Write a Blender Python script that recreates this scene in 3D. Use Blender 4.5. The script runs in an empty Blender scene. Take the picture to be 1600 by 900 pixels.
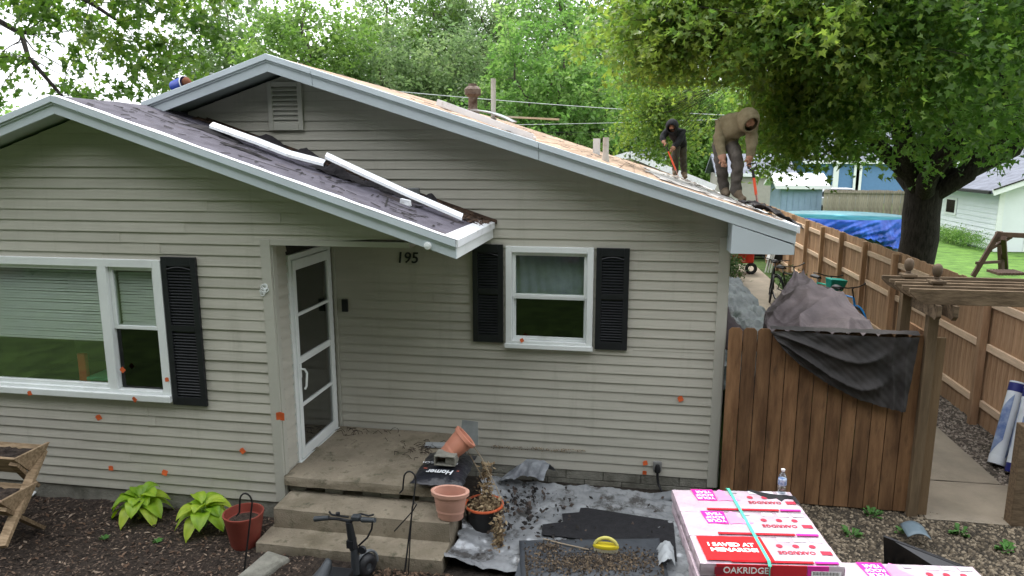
import bpy, bmesh, math, random
import numpy as np
from mathutils import Vector, Matrix, Euler
R = math.radians
sc = bpy.context.scene
COL = sc.collection
random.seed(11)

# ------------------------------------------------------------------ camera
CAM_H, FPX, PITCH, YAW = 3.4, 1109.0, R(10.5), R(9.56)
cd = bpy.data.cameras.new('camera'); cam = bpy.data.objects.new('camera', cd); COL.objects.link(cam)
cam.location = (0, 0, CAM_H); cam.rotation_euler = (math.pi/2-PITCH, 0, YAW)
cd.sensor_width = 36.0; cd.lens = 36.0*FPX/1600.0; cd.clip_start = 0.05; cd.clip_end = 2000
sc.camera = cam

# ------------------------------------------------------------------ sky, sun, exposure
SUN_EL, SUN_AZ = R(60), R(-28)          # high soft sun behind thin cloud, beyond the house and to the left
wd = bpy.data.worlds.new('World'); sc.world = wd; wd.use_nodes = True
wt = wd.node_tree; wt.nodes.clear()
w_out = wt.nodes.new('ShaderNodeOutputWorld'); w_bg = wt.nodes.new('ShaderNodeBackground')
w_sky = wt.nodes.new('ShaderNodeTexSky'); w_sky.sky_type = 'NISHITA'; w_sky.sun_disc = False
w_sky.sun_elevation = SUN_EL; w_sky.sun_rotation = SUN_AZ; w_sky.dust_density = 4.0; w_sky.air_density = 1.0
w_tc = wt.nodes.new('ShaderNodeTexCoord'); w_ns = wt.nodes.new('ShaderNodeTexNoise')
w_ns.inputs['Scale'].default_value = 2.2; w_ns.inputs['Detail'].default_value = 5
w_cr = wt.nodes.new('ShaderNodeValToRGB')                       # an even overcast: white to pale grey cloud
w_cr.color_ramp.elements[0].color = (8.6, 9.0, 9.6, 1); w_cr.color_ramp.elements[0].position = .3
w_cr.color_ramp.elements[1].color = (12.0, 12.1, 12.3, 1); w_cr.color_ramp.elements[1].position = .7
w_mx = wt.nodes.new('ShaderNodeMix'); w_mx.data_type = 'RGBA'; w_mx.inputs[0].default_value = .86
wt.links.new(w_tc.outputs['Generated'], w_ns.inputs['Vector']); wt.links.new(w_ns.outputs['Fac'], w_cr.inputs['Fac'])
wt.links.new(w_sky.outputs[0], w_mx.inputs[6]); wt.links.new(w_cr.outputs[0], w_mx.inputs[7])
w_sp = wt.nodes.new('ShaderNodeSeparateXYZ'); w_mr = wt.nodes.new('ShaderNodeMapRange'); w_ml = wt.nodes.new('ShaderNodeVectorMath'); w_ml.operation = 'SCALE'
w_mr.inputs['To Min'].default_value = .86; w_mr.inputs['To Max'].default_value = 1.45      # an overcast sky is brighter overhead than at the horizon
wt.links.new(w_tc.outputs['Generated'], w_sp.inputs[0]); wt.links.new(w_sp.outputs['Z'], w_mr.inputs['Value'])
wt.links.new(w_mx.outputs[2], w_ml.inputs[0]); wt.links.new(w_mr.outputs[0], w_ml.inputs['Scale'])
wt.links.new(w_ml.outputs[0], w_bg.inputs['Color']); w_bg.inputs['Strength'].default_value = .105
wt.links.new(w_bg.outputs[0], w_out.inputs['Surface'])
sl = bpy.data.lights.new('sun', 'SUN'); so = bpy.data.objects.new('sun', sl); COL.objects.link(so)
sl.energy = 1.5; sl.angle = R(22); sl.color = (1, .96, .9)
sun_dir = Vector((math.sin(SUN_AZ)*math.cos(SUN_EL), math.cos(SUN_AZ)*math.cos(SUN_EL), math.sin(SUN_EL)))
so.rotation_euler = (-sun_dir).to_track_quat('-Z', 'Y').to_euler(); so.location = (0, 0, 30)
vs = sc.view_settings; vs.view_transform = 'Standard'; vs.look = 'None'; vs.exposure = 1.18; vs.gamma = 1.0; vs.use_curve_mapping = False
sc.cycles.max_bounces = 8; sc.cycles.transparent_max_bounces = 12; sc.cycles.use_denoising = True

# ------------------------------------------------------------------ measuring: photograph pixel (1600x900) -> point in the place
_cp, _sp, _cy, _sy = math.cos(PITCH), math.sin(PITCH), math.cos(YAW), math.sin(YAW)
def ray(x, y):
    a, b, c = (x-800)/FPX, -(y-450)/FPX, -1.0
    X, Y, Z = a, b*_sp - c*_cp, b*_cp + c*_sp
    return Vector((X*_cy - Y*_sy, X*_sy + Y*_cy, Z))
def aty(x, y, Y): d = ray(x, y); t = Y/d.y; return Vector((0, 0, CAM_H)) + d*t
def atz(x, y, Z): d = ray(x, y); t = (Z-CAM_H)/d.z; return Vector((0, 0, CAM_H)) + d*t
def atx(x, y, X): d = ray(x, y); t = X/d.x; return Vector((0, 0, CAM_H)) + d*t

def proj(p):
    v = Vector(p)-Vector((0, 0, CAM_H)); X = v.x*_cy+v.y*_sy; Y = -v.x*_sy+v.y*_cy; Z = v.z; f_ = Y*_cp-Z*_sp; u_ = Y*_sp+Z*_cp
    return 800+FPX*X/f_, 450-FPX*u_/f_
# ------------------------------------------------------------------ materials
MATS = {}
def mat(name, col, rough=.7, var=.15, scale=6., bump=0., bscale=40., metal=0., spec=.3, col2=None, detail=5., stretch=None, coat=0., sheen=0., attr=None, trans=0.):
    """procedural surface: base colour broken up by noise (col -> col2), fine relief"""
    if name in MATS: return MATS[name]
    m = bpy.data.materials.new(name); m.use_nodes = True; t = m.node_tree; n = t.nodes; L = t.links
    b = n['Principled BSDF']
    b.inputs['Roughness'].default_value = rough; b.inputs['Metallic'].default_value = metal
    b.inputs['Specular IOR Level'].default_value = spec
    if coat: b.inputs['Coat Weight'].default_value = coat
    tc = n.new('ShaderNodeTexCoord'); mp = n.new('ShaderNodeMapping')
    if stretch: mp.inputs['Scale'].default_value = stretch
    L.new(tc.outputs['Object'], mp.inputs['Vector'])
    ns = n.new('ShaderNodeTexNoise'); ns.inputs['Scale'].default_value = scale; ns.inputs['Detail'].default_value = detail; ns.inputs['Roughness'].default_value = .62
    L.new(mp.outputs[0], ns.inputs['Vector'])
    cr = n.new('ShaderNodeValToRGB'); c = Vector(col)
    lo = c*(1-var); hi = Vector(col2) if col2 else c*(1+var)
    cr.color_ramp.elements[0].position = .34; cr.color_ramp.elements[1].position = .66
    cr.color_ramp.elements[0].color = (*lo, 1); cr.color_ramp.elements[1].color = (*hi, 1)
    L.new(ns.outputs['Fac'], cr.inputs['Fac'])
    oi = n.new('ShaderNodeObjectInfo'); hv = n.new('ShaderNodeHueSaturation')
    mr = n.new('ShaderNodeMapRange'); mr.inputs['To Min'].default_value = 1-var*.7; mr.inputs['To Max'].default_value = 1+var*.7
    L.new(oi.outputs['Random'], mr.inputs['Value']); L.new(mr.outputs[0], hv.inputs['Value']); L.new(cr.outputs[0], hv.inputs['Color'])
    L.new(hv.outputs[0], b.inputs['Base Color'])
    if bump:
        n2 = n.new('ShaderNodeTexNoise'); n2.inputs['Scale'].default_value = bscale; n2.inputs['Detail'].default_value = 4
        L.new(mp.outputs[0], n2.inputs['Vector'])
        bp = n.new('ShaderNodeBump'); bp.inputs['Strength'].default_value = bump; bp.inputs['Distance'].default_value = .02
        L.new(n2.outputs['Fac'], bp.inputs['Height']); L.new(bp.outputs[0], b.inputs['Normal'])
    MATS[name] = m
    return m
def dirty(m, col, amount=.5, scale=3., lo=.5, hi=.75, stretch=None):
    """stains with a shape of their own over an existing material"""
    t = m.node_tree; n = t.nodes; L = t.links; b = n['Principled BSDF']
    src = b.inputs['Base Color'].links[0].from_socket
    tc = n.new('ShaderNodeTexCoord'); mp = n.new('ShaderNodeMapping'); L.new(tc.outputs['Object'], mp.inputs['Vector'])
    if stretch: mp.inputs['Scale'].default_value = stretch
    ns = n.new('ShaderNodeTexNoise'); ns.inputs['Scale'].default_value = scale; ns.inputs['Detail'].default_value = 8; ns.inputs['Roughness'].default_value = .7
    L.new(mp.outputs[0], ns.inputs['Vector'])
    cr = n.new('ShaderNodeValToRGB'); cr.color_ramp.elements[0].position = lo; cr.color_ramp.elements[1].position = hi
    cr.color_ramp.elements[0].color = (0, 0, 0, 1); cr.color_ramp.elements[1].color = (amount,)*3 + (1,)
    L.new(ns.outputs['Fac'], cr.inputs['Fac'])
    mx = n.new('ShaderNodeMix'); mx.data_type = 'RGBA'; L.new(cr.outputs[0], mx.inputs[0]); L.new(src, mx.inputs[6])
    mx.inputs[7].default_value = (*col, 1); L.new(mx.outputs[2], b.inputs['Base Color'])
    return m
def glass(name, tint=(.75, .8, .8), refl=1.0):
    m = bpy.data.materials.new(name); m.use_nodes = True; t = m.node_tree; n = t.nodes; n.clear()
    o = n.new('ShaderNodeOutputMaterial'); tr = n.new('ShaderNodeBsdfTransparent'); gl = n.new('ShaderNodeBsdfGlossy')
    tr.inputs['Color'].default_value = (*tint, 1); gl.inputs['Roughness'].default_value = .015; gl.inputs['Color'].default_value = (refl,)*3+(1,)
    lw = n.new('ShaderNodeLayerWeight'); lw.inputs['Blend'].default_value = .5; pw = n.new('ShaderNodeMath'); pw.operation = 'POWER'; pw.inputs[1].default_value = 4.0
    fr = n.new('ShaderNodeMapRange'); fr.inputs['To Min'].default_value = .11; fr.inputs['To Max'].default_value = 1.0; mx = n.new('ShaderNodeMixShader')
    t.links.new(lw.outputs['Facing'], pw.inputs[0]); t.links.new(pw.outputs[0], fr.inputs['Value'])
    t.links.new(fr.outputs[0], mx.inputs[0]); t.links.new(tr.outputs[0], mx.inputs[1]); t.links.new(gl.outputs[0], mx.inputs[2]); t.links.new(mx.outputs[0], o.inputs[0])
    MATS[name] = m; return m
def leafmat(name, c0, c1, c2, transl=.45, rough=.5):
    """leaves: colour from each leaf's own number, some light shining through"""
    m = bpy.data.materials.new(name); m.use_nodes = True; t = m.node_tree; n = t.nodes; L = t.links
    b = n['Principled BSDF']; o = n['Material Output']; b.inputs['Roughness'].default_value = rough; b.inputs['Specular IOR Level'].default_value = .35
    at = n.new('ShaderNodeAttribute'); at.attribute_name = 'leaf'
    cr = n.new('ShaderNodeValToRGB'); e = cr.color_ramp.elements
    e[0].color = (*c0, 1); e[0].position = .1; e[1].color = (*c2, 1); e[1].position = .95
    k = e.new(.55); k.color = (*c1, 1)
    L.new(at.outputs['Fac'], cr.inputs['Fac']); L.new(cr.outputs[0], b.inputs['Base Color'])
    tl = n.new('ShaderNodeBsdfTranslucent'); hv = n.new('ShaderNodeHueSaturation'); hv.inputs['Value'].default_value = 1.5; hv.inputs['Saturation'].default_value = 1.1
    L.new(cr.outputs[0], hv.inputs['Color']); L.new(hv.outputs[0], tl.inputs['Color'])
    mx = n.new('ShaderNodeMixShader'); mx.inputs[0].default_value = transl
    L.new(b.outputs[0], mx.inputs[1]); L.new(tl.outputs[0], mx.inputs[2]); L.new(mx.outputs[0], o.inputs['Surface'])
    MATS[name] = m; return m

# ------------------------------------------------------------------ objects
def tag(o, label=None, cat=None, group=None, kind=None):
    if label: o['label'] = label
    if cat: o['category'] = cat
    if group: o['group'] = group
    if kind: o['kind'] = kind
    return o
def empty(name, loc=(0, 0, 0), rz=0., label=None, cat=None, group=None, parent=None):
    o = bpy.data.objects.new(name, None); COL.objects.link(o); o.location = loc; o.rotation_euler = (0, 0, rz)
    o.empty_display_size = .1
    if parent: o.parent = parent
    return tag(o, label, cat, group)
def link(name, me, m=None, parent=None, loc=None, rot=None):
    o = bpy.data.objects.new(name, me); COL.objects.link(o)
    if m is not None and not me.materials: me.materials.append(m)
    if parent:
        o.parent = parent
        if parent.name in WORLD: o.matrix_parent_inverse = WORLD[parent.name]
    if loc is not None: o.location = loc
    if rot is not None: o.rotation_euler = rot
    return o
WORLD = {}
def wempty(name, loc, label=None, cat=None, group=None):
    """an Empty at the thing's base whose parts are given in world coordinates"""
    o = empty(name, loc, 0, label, cat, group); WORLD[o.name] = Matrix.Translation(-Vector(loc)); return o
class MB:
    """collects shapes that belong to ONE part; build() links them as one mesh object"""
    def __init__(s): s.v = []; s.f = []; s.mi = []
    def add(s, vs, fs, mi=0):
        k = len(s.v); s.v += [tuple(v) for v in vs]; s.f += [tuple(i+k for i in f) for f in fs]; s.mi += [mi]*len(fs); return s
    def box(s, x0, x1, y0, y1, z0, z1, M=None, mi=0):
        vs = [Vector(p) for p in ((x0,y0,z0),(x1,y0,z0),(x1,y1,z0),(x0,y1,z0),(x0,y0,z1),(x1,y0,z1),(x1,y1,z1),(x0,y1,z1))]
        if M is not None: vs = [M @ v for v in vs]
        return s.add(vs, ((0,3,2,1),(4,5,6,7),(0,1,5,4),(1,2,6,5),(2,3,7,6),(3,0,4,7)), mi)
    def hexa(s, p, mi=0):   # eight corners: bottom ring then top ring
        return s.add(p, ((0,3,2,1),(4,5,6,7),(0,1,5,4),(1,2,6,5),(2,3,7,6),(3,0,4,7)), mi)
    def bar(s, a, b, w, h, up=(0, 0, 1), mi=0):
        a = Vector(a); b = Vector(b); d = (b-a).normalized(); u = Vector(up); sx = d.cross(u)
        if sx.length < 1e-4: sx = d.cross(Vector((1, 0, 0)))
        sx.normalize(); u = sx.cross(d).normalized(); sx *= w/2; u *= h/2
        return s.hexa([a-sx-u, a+sx-u, b+sx-u, b-sx-u, a-sx+u, a+sx+u, b+sx+u, b-sx+u], mi)
    def tube(s, pts, r, n=8, cap=True, mi=0):
        pts = [Vector(p) for p in pts]; k = len(pts); rs = r if isinstance(r, (list, tuple)) else [r]*k
        rings = []; prev = None
        for i, p in enumerate(pts):
            d = (pts[min(i+1, k-1)]-pts[max(i-1, 0)]).normalized()
            if prev is None:
                a = d.cross(Vector((0, 0, 1)));
                if a.length < .1: a = d.cross(Vector((1, 0, 0)))
                a.normalize()
            else:
                a = prev - d*prev.dot(d); a.normalize()
            prev = a; b = d.cross(a)
            rings.append([p + (a*math.cos(2*math.pi*j/n) + b*math.sin(2*math.pi*j/n))*rs[i] for j in range(n)])
        vs = [v for q in rings for v in q]; fs = []
        for i in range(k-1):
            for j in range(n):
                j2 = (j+1) % n; fs.append((i*n+j, i*n+j2, (i+1)*n+j2, (i+1)*n+j))
        if cap: fs.append(tuple(range(n-1, -1, -1))); fs.append(tuple(range((k-1)*n, k*n)))
        return s.add(vs, fs, mi)
    def lathe(s, prof, n=20, c=(0, 0, 0), M=None, mi=0, sx=1., sy=1.):
        vs = []; fs = []; k = len(prof)
        for (r, z) in prof:
            for j in range(n):
                v = Vector((c[0]+r*sx*math.cos(2*math.pi*j/n), c[1]+r*sy*math.sin(2*math.pi*j/n), c[2]+z)); vs.append(M @ v if M is not None else v)
        for i in range(k-1):
            for j in range(n):
                j2 = (j+1) % n; fs.append((i*n+j, i*n+j2, (i+1)*n+j2, (i+1)*n+j))
        if prof[0][0] > 1e-4: fs.append(tuple(range(n-1, -1, -1)))
        if prof[-1][0] > 1e-4: fs.append(tuple(range((k-1)*n, k*n)))
        return s.add(vs, fs, mi)
    def prism(s, poly, axis, a, b, mi=0):
        """outline in a plane, pushed along axis from a to b. axis 'y': (x,z) outline; 'x': (y,z); 'z': (x,y)"""
        def P(u, v, t): return {'y': (u, t, v), 'x': (t, u, v), 'z': (u, v, t)}[axis]
        n = len(poly); vs = [P(u, v, a) for u, v in poly] + [P(u, v, b) for u, v in poly]
        fs = [tuple(range(n)), tuple(range(2*n-1, n-1, -1))] + [(i, i+n, (i+1) % n+n, (i+1) % n) for i in range(n)]
        return s.add(vs, fs, mi)
    def grid(s, P, nu, nv, mi=0):
        vs = [P(i/nu, j/nv) for j in range(nv+1) for i in range(nu+1)]; w = nu+1
        return s.add(vs, [(j*w+i, j*w+i+1, (j+1)*w+i+1, (j+1)*w+i) for j in range(nv) for i in range(nu)], mi)
    def torus(s, R0, r, n=28, m=8, M=None, mi=0):
        vs = []; fs = []
        for i in range(n):
            a = 2*math.pi*i/n
            for j in range(m):
                b = 2*math.pi*j/m; v = Vector(((R0+r*math.cos(b))*math.cos(a), (R0+r*math.cos(b))*math.sin(a), r*math.sin(b))); vs.append(M @ v if M is not None else v)
        for i in range(n):
            for j in range(m): fs.append((i*m+j, ((i+1) % n)*m+j, ((i+1) % n)*m+(j+1) % m, i*m+(j+1) % m))
        return s.add(vs, fs, mi)
    def mesh(s, name, smooth=False, fix=True):
        me = bpy.data.meshes.new(name); me.from_pydata(s.v, [], s.f)
        if any(s.mi): me.polygons.foreach_set('material_index', s.mi)
        if fix:
            bm = bmesh.new(); bm.from_mesh(me); bmesh.ops.recalc_face_normals(bm, faces=bm.faces); bm.to_mesh(me); bm.free()
        if smooth:
            me.polygons.foreach_set('use_smooth', [True]*len(me.polygons))
            if smooth != 'all': me.set_sharp_from_angle(angle=R(40))
        me.update(); return me
    def build(s, name, m, parent=None, smooth=False, bevel=0, loc=None, rot=None, solid=0):
        me = s.mesh(name, smooth); o = link(name, me, None, parent, loc, rot)
        for q in (m if isinstance(m, (list, tuple)) else [m]): me.materials.append(q)
        if solid: md = o.modifiers.new('s', 'SOLIDIFY'); md.thickness = solid; md.offset = 0
        if bevel: md = o.modifiers.new('b', 'BEVEL'); md.width = bevel; md.segments = 2; md.limit_method = 'ANGLE'; md.angle_limit = R(40)
        return o
def copy_tree(o, parent=None):
    c = o.copy(); COL.objects.link(c); c.parent = parent
    for ch in o.children: copy_tree(ch, c)
    return c
_rng = np.random.default_rng(5)
def vnoise(x, y, s=0.):
    """cheap smooth wobble"""
    return (math.sin(x*1.7+s)*math.cos(y*2.3-s*1.3) + .5*math.sin(x*4.1+y*3.3+s*2.1) + .25*math.sin(x*9.7-y*8.1+s*.7))/1.75
def text_mesh(name, s, size, m, M, parent=None, bold=0., ext=.0008, shear=0., squeeze=1.):
    cu = bpy.data.curves.new(name, 'FONT'); cu.body = s; cu.size = size; cu.extrude = ext; cu.offset = bold; cu.shear = shear
    cu.align_x = 'CENTER'; cu.align_y = 'CENTER'; cu.resolution_u = 3
    o = bpy.data.objects.new(name, cu); COL.objects.link(o); bpy.context.view_layer.update()
    me = bpy.data.meshes.new_from_object(o.evaluated_get(bpy.context.evaluated_depsgraph_get()))
    bpy.data.objects.remove(o); bpy.data.curves.remove(cu)
    me.transform(M @ Matrix.Diagonal((squeeze, 1, 1, 1))); me.materials.clear()
    return link(name, me, m, parent)
G = -0.09   # ground level in front of the house
# ================================================================== ground
M_lawn = mat('shaded_turf', (.032, .066, .012), .95, .35, 3.0, .6, 60, col2=(.052, .096, .019)); M_lush = mat('lush_lawn', (.075, .17, .022), .9, .3, 2.5, .6, 40, col2=(.12, .24, .035))
gb = MB(); gb.grid(lambda u, v: (-300+600*u, -200+800*v, G-.03), 4, 4)
tag(gb.build('ground', M_lawn), kind='structure')
gb = MB(); gb.grid(lambda u, v: (4.7+60*u, 9+52*v, G-.024), 4, 4); tag(gb.build('lawn', M_lush), kind='structure')

# ================================================================== house
XC, YB, YM, XR, YE = -3.22, 5.93, 7.22, .95, 20.0      # porch side wall, front wing wall, main wall, right wall, rear
RX, RZ, RS = -3.64, 4.40, .318                         # main ridge, height, slope
BX, BZ, BS = -5.00, 3.917, .3335                       # front wing ridge, height, slope
YRM, YRB = 6.87, 5.62                                  # planes of the two rake boards
XEM, XEB = 1.50, -1.41                                 # right eaves
zmain = lambda x: RZ - RS*abs(x-RX)
zbump = lambda x: BZ - BS*abs(x-BX)
M_siding = mat('vinyl_siding', (.455, .437, .376), .5, .055, 1.3, .12, 9, spec=.35, stretch=(.6, 1, 6))
dirty(M_siding, (.31, .30, .245), .45, 1.1, .48, .8)
dirty(M_siding, (.22, .205, .155), .38, 1.7, .55, .8, stretch=(3.2, 3.2, .35))
M_trim = mat('sage_corner_trim', (.445, .437, .382), .5, .03, 2)
M_fascia = mat('fascia_metal', (.53, .59, .625), .38, .05, 2.2, .05, 12, spec=.45)
dirty(M_fascia, (.42, .45, .43), .4, 2.3, .55, .8)
M_white = mat('white_vinyl', (.72, .75, .74), .4, .05, 3, spec=.4)
dirty(M_white, (.42, .42, .38), .4, 5, .58, .8)
M_wmetal = mat('white_flashing', (.80, .82, .85), .35, .05, 3, spec=.5)
dirty(M_wmetal, (.30, .28, .25), .75, 7, .54, .72)
M_black = mat('black_shutter_paint', (.012, .013, .016), .42, .2, 8, spec=.4)
M_dark = mat('dark_interior', (.035, .033, .03), .9, .2, 2)
M_felt = mat('roof_felt', (.072, .066, .090), .85, .25, 5, .5, 90, col2=(.105, .098, .125))
dirty(M_felt, (.03, .028, .03), .9, 9, .6, .66)
dirty(M_felt, (.07, .05, .035), .7, 2.2, .55, .7)
M_osb = mat('roof_deck_wood', (.37, .25, .17), .85, .25, 2.5, .3, 50, stretch=(6, .6, 6), col2=(.47, .335, .245))
dirty(M_osb, (.20, .145, .11), .8, 2.0, .55, .7, stretch=(3, .8, 3))
M_block = mat('concrete_block', (.20, .195, .165), .9, .2, 8, .5, 60)
dirty(M_block, (.06, .055, .04), .8, 3, .5, .72)
M_conc = mat('old_concrete', (.25, .213, .158), .88, .16, 4, .4, 70)
dirty(M_conc, (.105, .088, .055), .8, 1.6, .46, .7)
dirty(M_conc, (.06, .055, .045), .8, 6, .62, .72)
dirty(M_conc, (.055, .055, .032), .7, 8, .54, .66)
dirty(M_conc, (.40, .35, .27), .45, 3.1, .58, .72)
M_mortar = mat('dark_mortar', (.09, .085, .07), .95, .3, 8)
M_glass = glass('window_glass', (.93, .95, .94)); M_screen = glass('screened_glass', (.16, .17, .17), .4)
M_storm = glass('storm_glass', (.55, .57, .57), .9)
M_rust = mat('rusty_steel', (.085, .048, .032), .75, .4, 9, .3, 40, metal=.2, col2=(.17, .135, .11))
M_pipe = mat('grey_pvc', (.42, .40, .36), .6, .12, 6)
dirty(M_pipe, (.2, .16, .12), .6, 7, .55, .7)

house = wempty('house', (-3.6, 9, 0), 'single-storey house with pale sage vinyl siding and stripped low gabled roof', 'house')

# openings cut in the courses: (x0, x1, z0, z1)
q = lambda x, y, Y: aty(x, y, Y)
mw = (q(793, 462, YM).x, q(925, 464, YM).x, q(860, 541, YM).z, q(860, 387, YM).z)      # main window, inside its outer trim
bwR = q(264, 515, YB).x-.012; bwT = q(150, 405, YB).z; bwB = q(100, 610, YB).z
bw = (-8.0, bwR, bwB, bwT)
vent = (q(424, 165, YM).x, q(472, 165, YM).x, q(448, 201, YM).z, q(448, 131, YM).z)
backing = {}
def courses(wall, back, Y, z0, z1, span, holes, exposure, seed):
    """lapped siding: every board an object, its lower edge proud, cut on the roof line"""
    rnd = random.Random(seed); k = 0; z = z0
    while z < z1 - .005:
        zt = min(z+exposure, z1)
        cuts = sorted({z, zt} | {c for h in holes for c in h[2:4] if z+.004 < c < zt-.004})
        seams = []
        a0, b0 = span(z)
        x = a0 + rnd.uniform(.4, 3.4)
        while x < b0-.4: seams.append(x); x += rnd.uniform(1.8, 3.66)
        for c0, c1 in zip(cuts, cuts[1:]):
            mid = (c0+c1)/2; a, b = span(c0); at_, bt_ = span(c1)
            if b-a < .03 : continue
            if bt_ < at_: at_ = bt_ = (at_+bt_)/2
            iv = [(a, b, at_, bt_)]
            for h in holes:
                if h[2]-.001 < mid < h[3]+.001:
                    nv = []
                    for (l, r, lt, rt) in iv:
                        if h[0] > l and h[0] < r: nv.append((l, h[0], lt, h[0]))
                        if h[1] < r and h[1] > l: nv.append((h[1], r, h[1], rt))
                        if h[1] <= l or h[0] >= r: nv.append((l, r, lt, rt))
                    iv = nv
            for (l, r, lt, rt) in iv:
                back.hexa([(l, Y, c0), (r, Y, c0), (r, Y+.09, c0), (l, Y+.09, c0), (lt, Y, c1), (rt, Y, c1), (rt, Y+.09, c1), (lt, Y+.09, c1)])
                xs = [l] + [s for s in seams if l+.15 < s < min(r, rt)-.15] + [r]
                for i, (p, s) in enumerate(zip(xs, xs[1:])):
                    pt = lt if i == 0 else p; st = rt if i == len(xs)-2 else s
                    lap = .0038*(i % 2); wv = rnd.uniform(-.0012, .0012)
                    y0 = Y-.017+(c0-z)/exposure*.013-lap+wv; y1 = Y-.017+(c1-z)/exposure*.013-lap
                    m = MB(); e = .004 if i < len(xs)-2 else 0
                    g0 = rnd.uniform(-.0012, .0012)
                    m.hexa([(p, y0, c0+g0), (s+e, y0, c0+g0), (s+e, Y-.0005, c0+.006), (p, Y-.0005, c0+.006), (pt, y1, c1), (st+e, y1, c1), (st+e, Y-.0005, c1), (pt, Y-.0005, c1)])
                    m.build('siding_board', M_siding, wall)
        z += exposure; k += 1

# --- main wall (porch back, window wall, gable)
bk = MB()
def span_main(z):
    h = (RZ-.17-z)/RS; l, r = RX-h, min(RX+h, XR-.02)
    if z < 2.95: l = max(l, XC)
    else: l = max(l, min(BX+(BZ-z)/BS-.25, RX-.02) if z < BZ else l)
    return l, r
class Later: pass
wall_main = link('wall', bpy.data.meshes.new('wall'), None, house)
courses(wall_main, bk, YM, .07, 4.225, span_main, [mw, vent], .1, 3)
def fill(o, mb, m):
    me = mb.mesh(o.name); o.data = me; me.materials.append(m)
fill(wall_main, bk, M_dark)
# --- front wing wall (picture window) with the header that runs on above the porch
bk2 = MB()
ZH = 2.665                                                # underside of the header over the porch
def span_wing(z):
    h = (BZ-.155-z)/BS; l, r = max(BX-h, -8.4), BX+h
    if z < ZH: r = min(r, XC-.085)
    return l, r
wall_wing = link('wall', bpy.data.meshes.new('wall'), None, house)
courses(wall_wing, bk2, YB, .11, 3.74, span_wing, [bw], .1, 8)
fill(wall_wing, bk2, M_dark)
# --- side wall of the wing with the door, facing right
dY0, dY1, dZ0, dZ1 = 6.20, 7.16, .40, 2.48
wall_door = MB()
wall_door.box(XC-.10, XC, YB+.03, dY0, 0, 2.7).box(XC-.10, XC, dY1, YM+.03, 0, 2.7).box(XC-.10, XC, dY0, dY1, dZ1, 2.7).box(XC-.10, XC, dY0, dY1, 0, dZ0)
wall_door = wall_door.build('wall', M_dark, house)
z = .12
while z < 2.6:
    for (a, b) in ((YB+.075, dY0-.002), (dY1+.002, YM-.02)):
        if b-a < .02: continue
        MB().hexa([(XC+.0005, a, z+.009), (XC+.021, a, z), (XC+.021, b, z), (XC+.0005, b, z+.009), (XC+.0005, a, z+.1), (XC+.0045, a, z+.1), (XC+.0045, b, z+.1), (XC+.0005, b, z+.1)]).build('siding_board', M_siding, wall_door)
    z += .1
# corner boards
c = MB(); c.box(XC-.085, XC+.012, YB-.026, YB, .115, ZH).box(XC, XC+.022, YB, YB+.07, .115, ZH); c.build('corner_board', M_trim, wall_wing, bevel=.004)
c = MB(); c.box(XR-.085, XR+.014, YM-.026, YM-.002, -.02, 2.62).box(XR, XR+.026, YM-.002, YM+.08, -.02, 2.62); c.build('corner_board', M_trim, wall_main, bevel=.004)
c = MB(); c.box(XC+.03, XC+.06, YM-.03, YM-.018, .4, 2.5); c.build('corner_board', M_trim, wall_main)
c = MB(); c.box(XC-.06, -1.9, YB-.022, YB+.15, ZH-.05, ZH-.002); c.build('header_trim', M_trim, wall_wing)
# remaining shell: right, rear, left walls, floors
s = MB(); s.box(XR-.12, XR-.001, YM+.09, YE, G, 2.72); s.build('wall', M_siding, house)
s = MB(); s.box(-8.3, XR-.12, YE-.12, YE, G, 2.75).prism([(-8.3, 2.7), (XR, 2.7), (RX, 4.2)], 'y', YE-.12, YE); s.build('wall', M_siding, house)
s = MB(); s.box(-8.4, -8.28, YB+.09, YE, G, 2.75); s.build('wall', M_siding, house)
s = MB(); s.box(-8.28, XC-.1, YB+.1, YE-.12, .30, .36).box(XC-.1, XR-.12, YM+.11, YE-.12, .30, .36); s.build('floor', M_dark, house)
s = MB(); s.box(-8.28, XC-.1, 9.2, 9.3, .36, 2.6).box(XC-.1, XR-.12, 10.0, 10.1, .36, 2.6); s.build('wall', mat('room_paint', (.30, .29, .26), .9, .05), house)
s = MB(); s.box(-8.28, XR-.12, YM+.1, YE-.12, 2.62, 2.66).box(-8.28, XC-.1, YB+.1, YM+.1, 2.62, 2.66).box(XC-.1, -1.55, YB+.1, YM-.02, 2.70, 2.73); s.build('ceiling', mat('porch_ceiling', (.4, .4, .36), .8, .05), house)
# foundations
f = MB(); f.box(-8.35, XC-.01, YB-.005, YB+.1, G-.05, .12); f.build('foundation', M_block, house)
fm = MB(); fm.box(XC, XR-.03, YM-.002, YM+.11, G-.08, .085); fm = fm.build('foundation', M_mortar, house)
for row, (a, b) in enumerate(((G-.12, -.045), (-.037, .066))):
    x = XC + (.2 if row else 0)
    while x < XR-.05:
        x1 = min(x+.40, XR-.03)
        MB().box(x+.004, x1-.004, YM-.012-random.uniform(0, .002), YM-.0025, a, b).build('block', M_block, fm, bevel=.003)
        x = x1

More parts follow.
